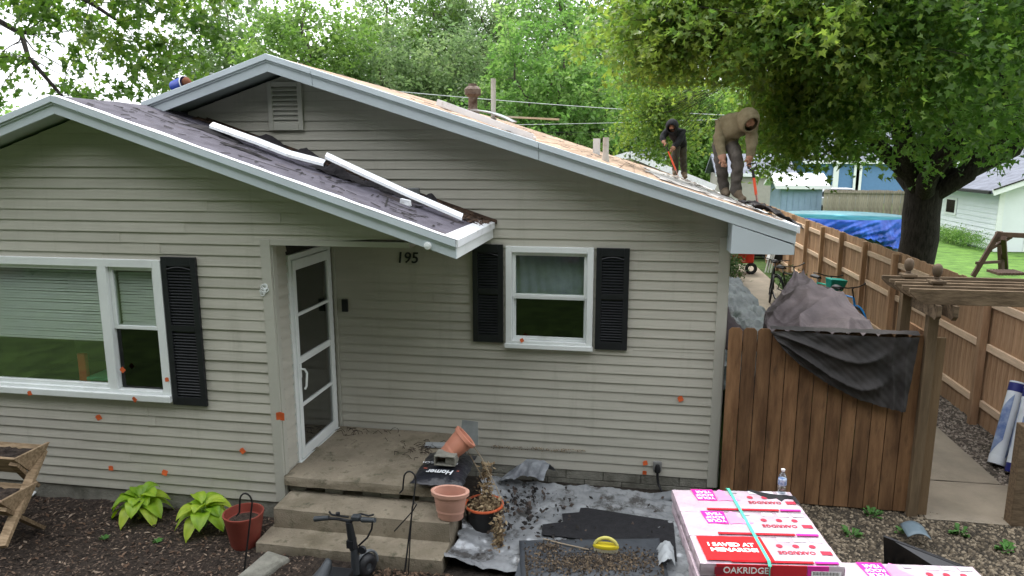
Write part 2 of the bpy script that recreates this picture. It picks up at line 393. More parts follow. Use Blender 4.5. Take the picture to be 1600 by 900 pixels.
# --- roofs
def slope_slab(mb, x0, x1, zf, y0, y1, t):
    mb.hexa([(x0, y0, zf(x0)-t), (x1, y0, zf(x1)-t), (x1, y1, zf(x1)-t), (x0, y1, zf(x0)-t), (x0, y0, zf(x0)), (x1, y0, zf(x1)), (x1, y1, zf(x1)), (x0, y1, zf(x0))])
M_soffit = mat('soffit_panel', (.45, .50, .50), .5, .05)
rf = MB(); zl = lambda x: zmain(x)-.025
slope_slab(rf, RX, XEM-.02, zl, YRM+.02, YE+.35, .10); slope_slab(rf, -8.75, RX, zl, YRM+.02, YE+.35, .10)
roof = rf.build('roof', M_soffit, house)
nb = 35; wb = (XEM-.03-RX)/nb
for i in range(nb):                                     # bare deck boards along the right slope
    xa, xb = RX+.004+i*wb, RX+.004+(i+1)*wb-.006
    y = YRM+.05; ln = random.uniform(2.2, 4.8)
    while y < YE+.3:
        y1 = min(y+ln, YE+.3); j = random.uniform(-.002, .004)
        m = MB(); zf = lambda x: zmain(x)+j; slope_slab(m, xa, xb, zf, y, y1-.005, .022); m.build('deck_board', M_osb, roof)
        y = y1; ln = random.uniform(3.2, 4.9)
m = MB(); zf = lambda x: zmain(x)+.004; slope_slab(m, -8.7, RX-.004, zf, YRM+.05, YE+.3, .024); m.build('roofing_felt', M_felt, roof)
rb = MB(); zl = lambda x: zbump(x)-.02
slope_slab(rb, BX, XEB-.02, zl, YRB+.02, YM-.01, .10); slope_slab(rb, -8.75, BX, zl, YRB+.02, YM-.01, .10)
wroof = rb.build('roof', M_soffit, house)
m = MB(); zf = lambda x: zbump(x)+.002+.006*vnoise(x*3, x*1.1)
m.grid(lambda u, v: (BX+(XEB-.03-BX)*u, YRB+.05+(YM-.02-YRB-.05)*v, zbump(BX+(XEB-.03-BX)*u)+.006+.006*max(0, vnoise(u*19, v*7, 1))), 60, 16)
m.build('roofing_felt', M_felt, wroof)
m = MB(); slope_slab(m, -8.7, BX, lambda x: zbump(x)+.004, YRB+.05, YM-.02, .02); m.build('roofing_felt', M_felt, wroof)
ck = MB(); rk = random.Random(6)
for i in range(190):                                  # splits and lifted edges in the old felt
    x = rk.uniform(BX+.2, XEB-.15); y = rk.uniform(YRB+.12, YM-.1); a = rk.choice((0, 0, 1.57))+rk.gauss(0, .25); L_ = rk.uniform(.015, .07) if i > 25 else rk.uniform(.1, .32); W_ = rk.uniform(.003, .008)
    dx, dy, ex, ey = L_*math.cos(a), L_*math.sin(a), -W_*math.sin(a), W_*math.cos(a)
    ck.add([(x+p_, y+q_, zbump(x+p_)+.0145+h_) for p_, q_, h_ in ((-dx-ex, -dy-ey, 0), (dx-ex, dy-ey, 0), (dx+ex, dy+ey, .004), (-dx+ex, -dy+ey, .004))], [(0, 1, 2, 3)])
ck = ck.build('felt_splits', mat('split_black', (.012, .011, .012), .95, .3), wroof); ck['kind'] = 'stuff'
# old wing ridge continues behind to meet the main roof
m = MB(); m.add([(BX, YM, BZ+.003), (-4.2, YM, zbump(-4.2)), (BX, 9.2, BZ+.003), (BX-.9, YM, zbump(BX-.9))], [(0, 1, 2), (0, 2, 3)]); m.build('valley_felt', M_felt, wroof)
# rake boards: lower fascia, stepped drip edge above, white edge metal
def rake(zf, x0, x1, Y, h, parent, white=False):
    a = MB(); a.hexa([(x0, Y, zf(x0)-h), (x1, Y, zf(x1)-h), (x1, Y+.022, zf(x1)-h), (x0, Y+.022, zf(x0)-h), (x0, Y, zf(x0)-.005), (x1, Y, zf(x1)-.005), (x1, Y+.022, zf(x1)-.005), (x0, Y+.022, zf(x0)-.005)]); a.build('fascia', M_fascia, parent, bevel=.003)
    a = MB(); g = .052
    a.hexa([(x0, Y-.026, zf(x0)-g), (x1, Y-.026, zf(x1)-g), (x1, Y-.001, zf(x1)-g), (x0, Y-.001, zf(x0)-g), (x0, Y-.02, zf(x0)+.008), (x1, Y-.02, zf(x1)+.008), (x1, Y+.05, zf(x1)+.008), (x0, Y+.05, zf(x0)+.008)]); a.build('drip_edge', M_fascia, parent, bevel=.004)
    a = MB(); a.hexa([(x0, Y-.012, zf(x0)-.070), (x1, Y-.012, zf(x1)-.070), (x1, Y-.001, zf(x1)-.070), (x0, Y-.001, zf(x0)-.070), (x0, Y-.012, zf(x0)-.054), (x1, Y-.012, zf(x1)-.054), (x1, Y-.001, zf(x1)-.054), (x0, Y-.001, zf(x0)-.054)]); a.build('bead', M_fascia, parent)
    # soffit under the overhang
for (x0, x1) in ((RX, RX+.47), (RX+.474, -.9), (-.896, XEM)): rake(zmain, x0, x1, YRM, .165, roof)
rake(zmain, -5.06, RX, YRM, .165, roof)
rake(zbump, BX, XEB, YRB, .150, wroof); rake(zbump, -8.8, BX, YRB, .150, wroof)
# curling white edge metal on the wing
m = MB(); pts = 40
for i in range(pts):
    x0 = BX+.03+(XEB-BX-.05)*i/pts; x1 = BX+.03+(XEB-BX-.05)*(i+1)/pts
    l0, l1 = .035+.10*abs(vnoise(x0*1.3, 2)), .035+.10*abs(vnoise(x1*1.3, 2)); z0, z1 = zbump(x0)+.012, zbump(x1)+.012
    k0, k1 = .012*max(0, vnoise(x0*2, 1)), .012*max(0, vnoise(x1*2, 1))
    m.add([(x0, YRB-.022, z0), (x1, YRB-.022, z1), (x1, YRB-.02+l1, z1+.004+k1), (x0, YRB-.02+l0, z0+.004+k0)], [(0, 1, 2, 3)])
m.build('edge_flashing', M_wmetal, wroof, solid=.002)
# wing eave: fascia, end metal
m = MB(); ze = zbump(XEB)
m.box(XEB-.02, XEB+.001, YRB+.024, YM-.02, ze-.150, ze-.006); m.build('fascia', M_white, wroof, bevel=.003)
m = MB(); m.hexa([(XEB-.10, YRB-.018, zbump(XEB-.10)+.013), (XEB+.02, YRB-.018, ze+.006), (XEB+.02, YM-.03, ze+.006), (XEB-.10, YM-.03, zbump(XEB-.1)+.013), (XEB-.10, YRB-.018, zbump(XEB-.1)+.017), (XEB+.02, YRB-.018, ze+.011), (XEB+.02, YM-.03, ze+.011), (XEB-.10, YM-.03, zbump(XEB-.1)+.017)])
m.build('edge_flashing', M_wmetal, wroof)
m = MB(); m.box(XEB+.003, XEB+.02, YRB-.018, YM-.03, ze-.05, ze+.006); m.build('drip_edge', M_wmetal, wroof)
# eave return of the main roof
m = MB(); m.prism([(XR-.02, 2.50), (XEM-.02, 2.50), (XEM-.02, zmain(XEM)-.17), (XR-.02, zmain(XR-.02)-.17)], 'y', YRM+.004, YRM+.02); m.build('eave_return', M_fascia, roof, bevel=.003)
m = MB(); m.box(XR-.02, XR-.005, YRM+.021, YM-.03, 2.50, zmain(XR)-.13); m.build('return_cheek', M_fascia, roof)
m = MB(); m.box(XR+.03, XEM-.02, YRM+.02, YE+.3, 2.50, 2.515).box(XEM-.02, XEM, YRM+.022, YE+.3, 2.50, zmain(XEM)-.02); m.build('soffit', M_fascia, roof)
m = MB(); m.box(XEM, XEM+.03, YRM-.01, YE+.3, zmain(XEM)-.06, zmain(XEM)+.004); m.build('edge_flashing', M_wmetal, roof)
# flashing line and rot where the wing roof meets the gable wall
M_rot = mat('rotten_shingle_debris', (.045, .032, .025), .95, .5, 14, .8, 60, col2=(.10, .06, .04))
m = MB(); rd = random.Random(4)
for i in range(2600):
    x = XEB-.03-3.2*rd.random()**1.5; w = .06+.30*max(0, (x+3.0)/1.6) if x > -3.0 else .05+.05*rd.random()
    y = YM-.02-abs(rd.gauss(0, .5))*w*1.4; zz = zbump(x)+rd.uniform(.004, .022); a = rd.uniform(0, 6.3); L_ = rd.uniform(.012, .045)
    if y < YM-.55: continue
    dx, dy = math.cos(a)*L_, math.sin(a)*L_*.7; t = rd.uniform(-.012, .012)
    m.add([(x-dx, y-dy, zz+BS*dx), (x+dy*.5, y-dx*.5, zz+t), (x+dx, y+dy, zz-BS*dx), (x-dy*.5, y+dx*.5, zz-t+.004)], [(0, 1, 2, 3)])
o = m.build('debris', M_rot, wroof, solid=.003); o['kind'] = 'stuff'
# blackened rotten strip of old roofing left along the wall, widening towards the eave
m = MB(); m.grid(lambda u, v: (-4.5+(XEB-.10+4.5)*u, YM-.02-(.07+.30*u**2+.05*vnoise(u*14, 1)+.03*vnoise(u*37, 3))*v, zbump(-4.5+(XEB-.10+4.5)*u)+.016+.016*abs(vnoise(u*33, v*5))*(1-v*.5)), 90, 6)
m.build('rotten_roofing', mat('black_rot', (.020, .016, .014), .95, .5, 20, 1., 70, col2=(.060, .038, .026)), wroof)
for k, (xa, ya, ln) in enumerate(((-3.02, 6.62, .34), (-2.62, 6.78, .30), (-3.5, 6.95, .4), (-3.95, 7.0, .45), (-2.1, 6.86, .25))):
    m = MB(); m.grid(lambda u, v: (xa+ln*u, ya+.16*(v-.5)*(1-.5*u)+.03*vnoise(u*5, k), zbump(xa+ln*u)+.02+.10*v*v*math.sin(math.pi*min(1, u*1.1))+.015*vnoise(u*9, v*4, k)), 12, 5)
    m.build('torn_felt', mat('torn_felt_underside', (.02, .018, .02), .9, .3), wroof, solid=.003)
m = MB()
for i in range(26):
    x0 = -4.55+i*.122; x1 = x0+.13; k = .012*vnoise(x0*5, 0); k2 = .012*vnoise(x1*5, 0)
    m.hexa([(x0, YM-.045, zbump(x0)+.008), (x1, YM-.045, zbump(x1)+.008), (x1, YM-.018, zbump(x1)+.008), (x0, YM-.018, zbump(x0)+.008), (x0, YM-.03+k, zbump(x0)+.035+k), (x1, YM-.03+k2, zbump(x1)+.035+k2), (x1, YM-.018, zbump(x1)+.05), (x0, YM-.018, zbump(x0)+.05)])
m.build('wall_flashing', M_rot, wroof)
# lifted felt tears on the wing roof
for (xa, ya, ln, wd_, lift) in ((-4.35, 6.55, .55, .10, .05), (-3.15, 6.72, .62, .13, .05), (-3.8, 6.2, .5, .04, .02), (-2.5, 6.75, .45, .10, .05)):
    m = MB(); m.grid(lambda u, v: (xa+ln*u, ya+wd_*(v-.5)+.02*vnoise(u*6, 1, xa), zbump(xa+ln*u)+.012+lift*v*math.sin(math.pi*u)+.01*vnoise(u*9, v*3, ya)), 12, 3)
    m.build('torn_felt', mat('torn_felt_underside', (.02, .018, .02), .9, .3), wroof, solid=.003)

# --- shutters
def shutter(x0, x1, z0, z1, Y, seed):
    fr = MB(); t = .028; st = .055; y0 = Y-.05; y1 = Y-.018
    fr.box(x0, x0+st, y0, y1, z0, z1).box(x1-st, x1, y0, y1, z0, z1).box(x0+st, x1-st, y0, y1, z0, z0+.085).box(x0+st, x1-st, y0, y1, z1-.085, z1)
    zm = z0+(z1-z0)*.53; fr.box(x0+st, x1-st, y0, y1, zm-.03, zm+.03); fr.box(x0+st, x1-st, y1-.006, y1, z0+.085, z1-.085)
    s = fr.build('shutter', M_black, house, bevel=.004)
    lv = MB()
    for (a, b) in ((z0+.10, zm-.04), (zm+.04, z1-.10)):
        n = int((b-a)/.028)
        for i in range(n):
            zz = a+(b-a)*i/n; lv.hexa([(x0+st, y0+.006, zz), (x1-st, y0+.006, zz), (x1-st, y1-.006, zz+.012), (x0+st, y1-.006, zz+.012), (x0+st, y0+.006, zz+.006), (x1-st, y0+.006, zz+.006), (x1-st, y1-.006, zz+.022), (x0+st, y1-.006, zz+.022)])
    lv.build('louvers', M_black, s)
    # arch moulding at the top louver
    am = MB(); am.tube([(x0+st+(x1-x0-2*st)*i/8, y0+.002, z1-.115+.022*math.sin(math.pi*i/8)) for i in range(9)], .006, 6); am.build('arch_moulding', M_black, s)
shutter(q(265, 515, YB).x+.002, q(318, 515, YB).x, q(298, 631, YB).z, q(283, 401, YB).z, YB, 1)
shutter(q(740, 460, YM).x, q(787, 460, YM).x, q(763, 533, YM).z, q(763, 381, YM).z, YM, 2)
shutter(q(931, 465, YM).x, q(982, 465, YM).x, q(955, 545, YM).z, q(957, 387, YM).z, YM, 3)

# --- main window: double hung, screen below
def frame(mb, x0, x1, z0, z1, w, y0, y1, wb=None, wt=None):
    wb = w if wb is None else wb; wt = w if wt is None else wt
    mb.box(x0, x0+w, y0, y1, z0, z1).box(x1-w, x1, y0, y1, z0, z1).box(x0+w, x1-w, y0, y1, z0, z0+wb).box(x0+w, x1-w, y0, y1, z1-wt, z1); return mb
def blinds(mb, x0, x1, z0, z1, Y, step=.027):
    n = int((z1-z0)/step)
    for i in range(n):
        zz = z0+step*i; k = .003*math.sin(i*1.7)
        mb.add([(x0, Y-.010, zz-.008+k), (x1, Y-.010, zz-.008-k), (x1, Y+.008, zz+.013-k), (x0, Y+.008, zz+.013+k)], [(0, 1, 2, 3)])
    mb.box(x0, x1, Y-.012, Y+.012, z0-.035, z0-.015); return mb
M_blind = mat('blind_slats', (.74, .78, .75), .5, .04)
x0, x1, z0, z1 = mw
win = frame(MB(), x0-.012, x1+.012, z0-.012, z1+.012, .062, YM-.052, YM+.09, .07).build('window', M_white, house, bevel=.004)
m = MB(); m.box(x0-.02, x1+.02, YM-.075, YM-.053, z0-.02, z0+.028); m.build('sill', M_white, win, bevel=.004)
zm = z0+(z1-z0)*.515
frame(MB(), x0+.052, x1-.052, zm-.02, z1-.052, .034, YM-.010, YM+.03).build('sash', M_white, win, bevel=.003)
frame(MB(), x0+.052, x1-.052, z0+.060, zm+.012, .032, YM+.032, YM+.07).build('sash', M_white, win, bevel=.003)
frame(MB(), x0+.056, x1-.056, z0+.062, zm-.022, .012, YM-.006, YM+.004).build('screen_frame', M_white, win)
MB().box(x0+.08, x1-.08, YM+.008, YM+.012, zm, z1-.075).build('pane', M_glass, win)
MB().box(x0+.06, x1-.06, YM+.045, YM+.049, z0+.08, zm).build('pane', M_screen, win)
c_ = MB(); c_.grid(lambda u, v: (x0+.06+(x1-x0-.12)*u, YM+.16+.012*math.sin(u*46+v*2), zm-.05+(z1-zm)*v), 60, 4); c_.build('sky_tint_curtain', mat('sky_tint_curtain', (.27, .285, .41), .9, .2, 5), win)  # blue-grey colour stands in for sky reflected in the upper pane
# --- picture window group
x0, x1, z0, z1 = bw
wing_win = frame(MB(), x0, x1+.012, z0-.012, z1+.012, .085, YB-.050, YB+.09, .075, .075)
xm0 = q(168, 515, YB).x; xm1 = q(193, 515, YB).x
wing_win.box(xm0, xm0+.085, YB-.050, YB+.09, z0+.06, z1-.06)
wing_win = wing_win.build('window', M_white, house, bevel=.004)
m = MB(); m.box(x0, x1+.02, YB-.095, YB-.051, z0-.03, z0+.035); m.build('sill', M_white, wing_win, bevel=.006)
frame(MB(), x0+.085, xm0-.002, z0+.063, z1-.063, .038, YB-.02, YB+.03).build('sash', M_white, wing_win, bevel=.003)
MB().box(x0+.1, xm0-.02, YB+.002, YB+.007, z0+.08, z1-.08).build('pane', M_glass, wing_win)
xs0, xs1 = xm0+.087, x1-.075; zs = q(230, 512, YB).z
frame(MB(), xs0, xs1, zs-.02, z1-.065, .034, YB-.012, YB+.025).build('sash', M_white, wing_win, bevel=.003)
frame(MB(), xs0, xs1, z0+.065, zs+.01, .030, YB+.027, YB+.065).build('sash', M_white, wing_win, bevel=.003)
MB().box(xs0+.03, xs1-.03, YB+.004, YB+.008, zs, z1-.09).build('pane', M_glass, wing_win)
MB().box(xs0+.006, xs1-.006, YB+.012, YB+.016, z0+.07, zs-.02).build('screen', M_screen, wing_win)
blinds(MB(), x0+.1, xm0-.03, q(90, 524, YB+.07).z, z1-.07, YB+.075).build('blind', M_blind, wing_win)
blinds(MB(), xs0+.03, xs1-.03, zs+.02, z1-.09, YB+.075).build('blind', M_blind, wing_win)

# red and green play chair behind the picture window
pt_ = aty(131, 575, 6.2); tc_ = wempty('play_chair', (pt_.x, 6.5, .36), 'small red and green play chair behind the picture window', 'chair')
pr_ = mat('red_plastic', (.50, .06, .03), .5, .1); MB().box(pt_.x-.05, pt_.x+.04, 6.18, 6.23, .36, aty(131, 552, 6.2).z).build('backrest', pr_, tc_, bevel=.01)
MB().box(pt_.x+.05, pt_.x+.34, 6.16, 6.46, 1.14, 1.18).build('seat', mat('green_plastic', (.05, .28, .16), .5, .1), tc_, bevel=.01)
for (dx, dy) in ((.08, 6.18), (.30, 6.18), (.08, 6.4), (.30, 6.4)): MB().box(pt_.x+dx, pt_.x+dx+.03, dy, dy+.03, .36, 1.07).build('leg', pr_, tc_)
# --- gable vent
x0, x1, z0, z1 = vent
vt = frame(MB(), x0-.02, x1+.02, z0-.02, z1+.02, .052, YM-.045, YM-.017, .06, .05).build('gable_vent', M_trim, house, bevel=.005)
for i in range(8):
    zz = z0+.04+(z1-z0-.07)*i/8; h = (z1-z0-.07)/8
    MB().hexa([(x0+.03, YM-.036, zz), (x1-.03, YM-.036, zz), (x1-.03, YM-.012, zz+h*.75), (x0+.03, YM-.012, zz+h*.75), (x0+.03, YM-.036, zz+h*.35), (x1-.03, YM-.036, zz+h*.35), (x1-.03, YM-.012, zz+h*.95), (x0+.03, YM-.012, zz+h*.95)]).build('slat', M_trim, vt)
MB().box(x0+.03, x1-.03, YM+.02, YM+.03, z0, z1).build('backing', M_dark, vt)

# --- storm door in the porch side wall
door = MB(); F = .055
door.box(XC-.02, XC+.03, dY0, dY0+F, dZ0, dZ1).box(XC-.02, XC+.03, dY1-F, dY1, dZ0, dZ1).box(XC-.02, XC+.03, dY0+F, dY1-F, dZ1-F, dZ1).box(XC-.02, XC+.05, dY0, dY1, dZ0-.03, dZ0)
door = door.build('door', M_white, house, bevel=.004)
a, b, lo, hi = dY0+F+.003, dY1-F-.003, dZ0+.012, dZ1-F-.004
lf = MB(); S = .062
lf.box(XC+.004, XC+.042, a, a+S, lo, hi).box(XC+.004, XC+.042, b-S, b, lo, hi).box(XC+.004, XC+.042, a+S, b-S, lo, lo+.10).box(XC+.004, XC+.042, a+S, b-S, hi-.10, hi)
hz = [lo+.10+(hi-lo-.2)*k for k in (.245, .50, .755)]
for i, zz in enumerate(hz): w = .034 if i == 1 else .016; lf.box(XC+.008, XC+.038, a+S, b-S, zz-w, zz+w)
lf.build('door_leaf', M_white, door, bevel=.004)
zz0 = [lo+.10] + hz
for i in range(4): MB().box(XC+.018, XC+.022, a+S-.005, b-S+.005, zz0[i], (zz0+[hi-.1])[i+1]).build('pane', M_storm, door)
m = MB(); m.tube([(XC+.045, a+.035, 1.34), (XC+.085, a+.045, 1.335), (XC+.095, a+.07, 1.29), (XC+.09, a+.055, 1.16), (XC+.075, a+.05, 1.13)], .011, 8).box(XC+.042, XC+.05, a+.015, a+.055, 1.25, 1.40); m.build('door_handle', M_white, door, smooth=True)
inner = MB(); inner.box(XC-.09, XC-.06, dY0+.03, dY1-.03, dZ0, dZ1-.03); inner = inner.build('inner_door', mat('inner_door_paint', (.085, .09, .085), .45, .1), door)
m = MB(); m.lathe([(.0, .0), (.13, .0), (.13, .012), (.10, .012), (.10, .0)], 24, M=Matrix.Translation((XC-.058, (dY0+dY1)/2, 1.86)) @ Matrix.Rotation(R(90), 4, 'Y')); m.build('round_wreath', mat('wreath_grey', (.16, .17, .16), .8, .2), inner)
# doorbell, number, siding bits
MB().box(q(536, 475, YM).x, q(545, 475, YM).x, YM-.045, YM-.017, q(540, 486, YM).z, q(540, 467, YM).z).build('doorbell', M_black, house, bevel=.004)
pn = q(637, 403, YM)
text_mesh('house_number', '195', .165, M_black, Matrix.Translation((pn.x, YM-.021, pn.z)) @ Matrix.Rotation(R(90), 4, 'X'), house, bold=.002, ext=.004, shear=.12)
for (px, py) in ((669, 384),):
    p = q(px, py, YRB); m = MB(); m.lathe([(0, 0), (.030, 0), (.034, .012), (.026, .03), (.0, .036)], 14, M=Matrix.Translation((p.x, YRB-.001, p.z)) @ Matrix.Rotation(R(90), 4, 'X')); m.build('knob_light', M_white, wroof, smooth=True)
p = q(415, 452, YB); m = MB()
for i in range(7): a_ = i*.9; m.torus(.022, .005, 10, 5, Matrix.Translation((p.x+.02*math.cos(a_), YB-.03, p.z+.035*math.sin(a_*1.3))) @ Matrix.Rotation(a_, 4, 'Y') @ Matrix.Rotation(R(80), 4, 'X'))
m.build('hose_hook', M_white, house)
# plug and cable at the wall
p = q(1027, 727, YM); m = MB(); m.box(p.x-.045, p.x+.045, YM-.05, YM-.018, p.z-.05, p.z+.06); m.build('outlet_box', mat('outlet_grey', (.22, .22, .21), .5, .1), house, bevel=.01)
cable = MB(); cable.lathe([(.028, -.02), (.032, .0), (.032, .03), (.02, .06)], 12, c=(p.x, YM-.085, p.z-.02)); cable.tube([(p.x, YM-.085, p.z-.02), (p.x+.003, YM-.09, p.z-.10), (p.x+.015, YM-.10, p.z-.17), (p.x+.05, YM-.16, G+.05), (p.x+.11, YM-.3, G+.02)], .013, 8)
tag(cable.build('power_cable', mat('black_rubber', (.012, .012, .013), .5, .1), smooth=True), 'thick black power cable plugged into the wall above the silver tarp', 'cable')
# roof pipes and vents of the house
def onroof(px, py, Y): p = aty(px, py, Y); return Vector((p.x, Y, zmain(p.x)))
p = onroof(739, 172, 13.2); m = MB()
m.lathe([(.13, -.05), (.12, .12), (.085, .14), (.085, .34), (.10, .35), (.15, .39), (.155, .48), (.11, .53), (.08, .54), (.08, .58), (.0, .585)], 18, c=(p.x, p.y, p.z-.05)); m.build('flue_vent', M_rust, roof, smooth=True)
for (px, py, Y, r, h, mm) in ((771, 184, 13.0, .045, .73, M_pipe), (946, 253, 8.3, .034, .27, M_pipe), (932, 235, 12.5, .07, .26, M_wmetal)):
    p = onroof(px, py, Y); m = MB()
    if mm is M_wmetal: m.box(p.x-.06, p.x+.06, p.y-.02, p.y+.02, p.z-.03, p.z+h)
    else: m.lathe([(r*1.3, -.04), (r*1.25, .04), (r, .06), (r, h), (r*.8, h), (r*.8, h-.03)], 14, c=tuple(p))
    m.build('vent_pipe', mm, roof, smooth=True)
# ================================================================== porch and steps
porch = wempty('porch_steps', (-2.4, 5.6, G), 'mossy concrete porch slab on blocks with two wide steps', 'steps')
SX0, SX1 = -3.19, -1.50
def slabmesh(x0, x1, y0, y1, z0, z1, name, nx=24, ny=10, amp=.004, m=None, parent=porch):
    """cast concrete: softly uneven top and worn front edge"""
    b = MB(); top = lambda u, v: Vector((x0+(x1-x0)*u, y0+(y1-y0)*v, z1+amp*vnoise(u*7+x0, v*5+y0, z1)-(.010 if v == 0 else 0)))
    b.grid(top, nx, ny)
    b.grid(lambda u, v: Vector((x0+(x1-x0)*u, y0-.008+.006*vnoise(u*15, v*3, z0)-(0 if v < 1 else -.008), z0+(z1-.010-z0)*v+(amp*vnoise(u*7+x0, y0, z1) if v == 1 else 0))), nx, 4)
    b.grid(lambda u, v: Vector((x1+.004*vnoise(u*9, v*3, 2), y0+(y1-y0)*u, z0+(z1-z0)*v)), ny, 3)
    b.grid(lambda u, v: Vector((x0, y1-(y1-y0)*u, z0+(z1-z0)*v)), 2, 2)
    return b.build(name, m or M_conc, parent, smooth=True)
slabmesh(XC+.02, SX1-.2, 5.895, YM-.03, .305, .398, 'porch_slab')
slabmesh(SX0+.03, SX1, 5.59, 6.25, -.06, .230, 'step')
slabmesh(SX0, SX1+.005, 5.305, 5.70, G-.06, .045, 'step')
for i in range(8):
    x = XC+.03+i*.187
    if i in (1, 3, 6): continue
    MB().box(x, x+.178, 5.935+random.uniform(0, .012), 6.2, .232, .300).build('block', M_block, porch, bevel=.006)
MB().box(XC+.03, SX1-.22, 6.2, YM-.04, G, .30).build('fill', M_mortar, porch)
# stone edging by the steps
m = MB(); p0 = atz(412, 862, .03); m.hexa([(-3.16, 4.80, G-.05), (-2.92, 4.78, G-.05), (-2.80, 5.24, G-.05), (-3.06, 5.28, G-.05), (-3.14, 4.82, -.01), (-2.94, 4.80, .01), (-2.82, 5.20, .005), (-3.05, 5.25, .02)])
tag(m.build('edging_stone', M_block, bevel=.02), 'rough grey edging stone lying beside the bottom step', 'stone')

# ================================================================== mulch bed, gravel, path
M_mulch = mat('bark_mulch', (.030, .022, .017), .95, .5, 22, 1.0, 110, col2=(.075, .055, .042))
def bed(name, poly_fn, x0, x1, y0, y1, nx, ny, m, z=G, amp=.03):
    b = MB(); b.grid(lambda u, v: (x0+(x1-x0)*u, y0+(y1-y0)*v, z+amp*vnoise((x0+(x1-x0)*u)*3, (y0+(y1-y0)*v)*3, 3)+amp*.4*vnoise(u*71, v*63)), nx, ny)
    return tag(b.build(name, m, smooth='all'), kind='structure')
bed('mulch_bed', None, -8.6, -2.2, 2.6, 5.98, 90, 60, M_mulch, G+.045, .025)
M_soil = mat('dark_soil', (.035, .028, .022), .95, .5, 12, 1, 90, col2=(.07, .056, .043))
bed('soil', None, -2.25, 1.2, 2.6, 7.3, 60, 60, M_soil, G-.004, .01)
M_gravbase = mat('gravel_bed', (.06, .05, .038), .95, .5, 25, 1, 120, col2=(.12, .10, .075))
bed('gravel_ground', None, 1.15, 6.2, 2.6, 7.6, 50, 50, M_gravbase, G-.002, .008)
bed('gravel_strip', None, 3.95, 4.9, 7.55, 14, 20, 60, M_gravbase, G-.004, .008)
def scatter_chips(name, n, xr, yr, zf, lr, wr, m, seed, kind='chip', thick=.3):
    """thousands of loose pieces as one mass: flat chips or rounded pebbles"""
    g = np.random.default_rng(seed)
    x = g.uniform(*xr, n); y = g.uniform(*yr, n); z = np.array([zf(a, b) for a, b in zip(x, y)])
    L_ = g.uniform(*lr, n); W_ = L_*g.uniform(*wr, n); a = g.uniform(0, 2*np.pi, n); tl = g.normal(0, .35, n) if kind == 'chip' else g.normal(0, .15, n)
    if kind == 'chip':
        base = np.array([(-1, 0, 0), (-.2, -1, .25), (1, 0, .1), (.1, 1, .25), (0, 0, .55)]); F = [(0, 1, 4), (1, 2, 4), (2, 3, 4), (3, 0, 4)]
    else:
        base = np.array([(math.cos(k*math.pi/3), math.sin(k*math.pi/3), 0) for k in range(6)] + [(.6*math.cos(k*math.pi/3+.3), .6*math.sin(k*math.pi/3+.3), .8) for k in range(6)] + [(0, 0, 1.)])
        F = [(k, (k+1) % 6, 6+k) for k in range(6)] + [((k+1) % 6, 6+(k+1) % 6, 6+k) for k in range(6)] + [(6+k, 6+(k+1) % 6, 12) for k in range(6)]
    k = len(base); B = np.repeat(base[None], n, 0)*np.stack([L_, W_, (L_+W_)*.5*thick*2], 1)[:, None, :]
    ct, st = np.cos(tl)[:, None], np.sin(tl)[:, None]; bx = B[..., 0]*ct-B[..., 2]*st; bz = B[..., 0]*st+B[..., 2]*ct
    ca, sa = np.cos(a)[:, None], np.sin(a)[:, None]
    V = np.stack([bx*ca-B[..., 1]*sa+x[:, None], bx*sa+B[..., 1]*ca+y[:, None], bz+z[:, None]], -1).reshape(-1, 3)
    Fa = (np.array(F)[None]+np.arange(n)[:, None, None]*k).reshape(-1, 3)
    me = bpy.data.meshes.new(name); me.vertices.add(len(V)); me.vertices.foreach_set('co', V.ravel().astype(np.float32))
    me.loops.add(len(Fa)*3); me.loops.foreach_set('vertex_index', Fa.ravel().astype(np.int32)); me.polygons.add(len(Fa))
    me.polygons.foreach_set('loop_start', np.arange(len(Fa))*3); me.update(calc_edges=True)
    at_ = me.attributes.new('leaf', 'FLOAT', 'POINT'); at_.data.foreach_set('value', np.repeat(g.random(n), k).astype(np.float32))
    if kind != 'chip': me.polygons.foreach_set('use_smooth', np.ones(len(Fa), bool))
    o = link(name, me, m); return o
def chipmat(name, c0, c1, c2, rough=.9):
    m = leafmat(name, c0, c1, c2, 0.0, rough); return m
M_chip = chipmat('mulch_chips', (.018, .013, .010), (.052, .036, .027), (.16, .115, .085))
tag(scatter_chips('bark_chips', 1500, (-7.6, -2.7), (3.7, 5.9), lambda x, y: G+.056+.025*vnoise(x*3, y*3, 3), (.012, .034), (.25, .55), chipmat('pale_bark', (.05, .03, .02), (.14, .085, .055), (.32, .25, .19)), 21), 'larger pale and rusty bark chips scattered over the mulch bed', 'mulch', kind='stuff')
M_peb = chipmat('pebble_mix', (.035, .028, .019), (.105, .082, .054), (.25, .205, .145), .75)
zb = lambda x, y: G+.045+.025*vnoise(x*3, y*3, 3)
tag(scatter_chips('mulch', 26000, (-8.0, -2.62), (3.6, 5.92), zb, (.006, .026), (.25, .6), M_chip, 1), 'dark shredded bark mulch covering the bed under the picture window', 'mulch', kind='stuff')
tag(scatter_chips('mulch', 5000, (-3.2, -1.4), (4.4, 5.30), lambda x, y: G+.012, (.006, .028), (.25, .6), chipmat('leaf_litter', (.03, .02, .014), (.09, .055, .035), (.2, .13, .085)), 2), 'brown leaf litter and mulch in front of the bottom step', 'mulch', kind='stuff')
tag(scatter_chips('gravel', 24000, (1.3, 4.6), (4.2, 7.14), lambda x, y: G-.004, (.008, .024), (.6, .95), M_peb, 3, 'peb', .42), 'tan rounded gravel spread in front of the wooden gate', 'gravel', kind='stuff')
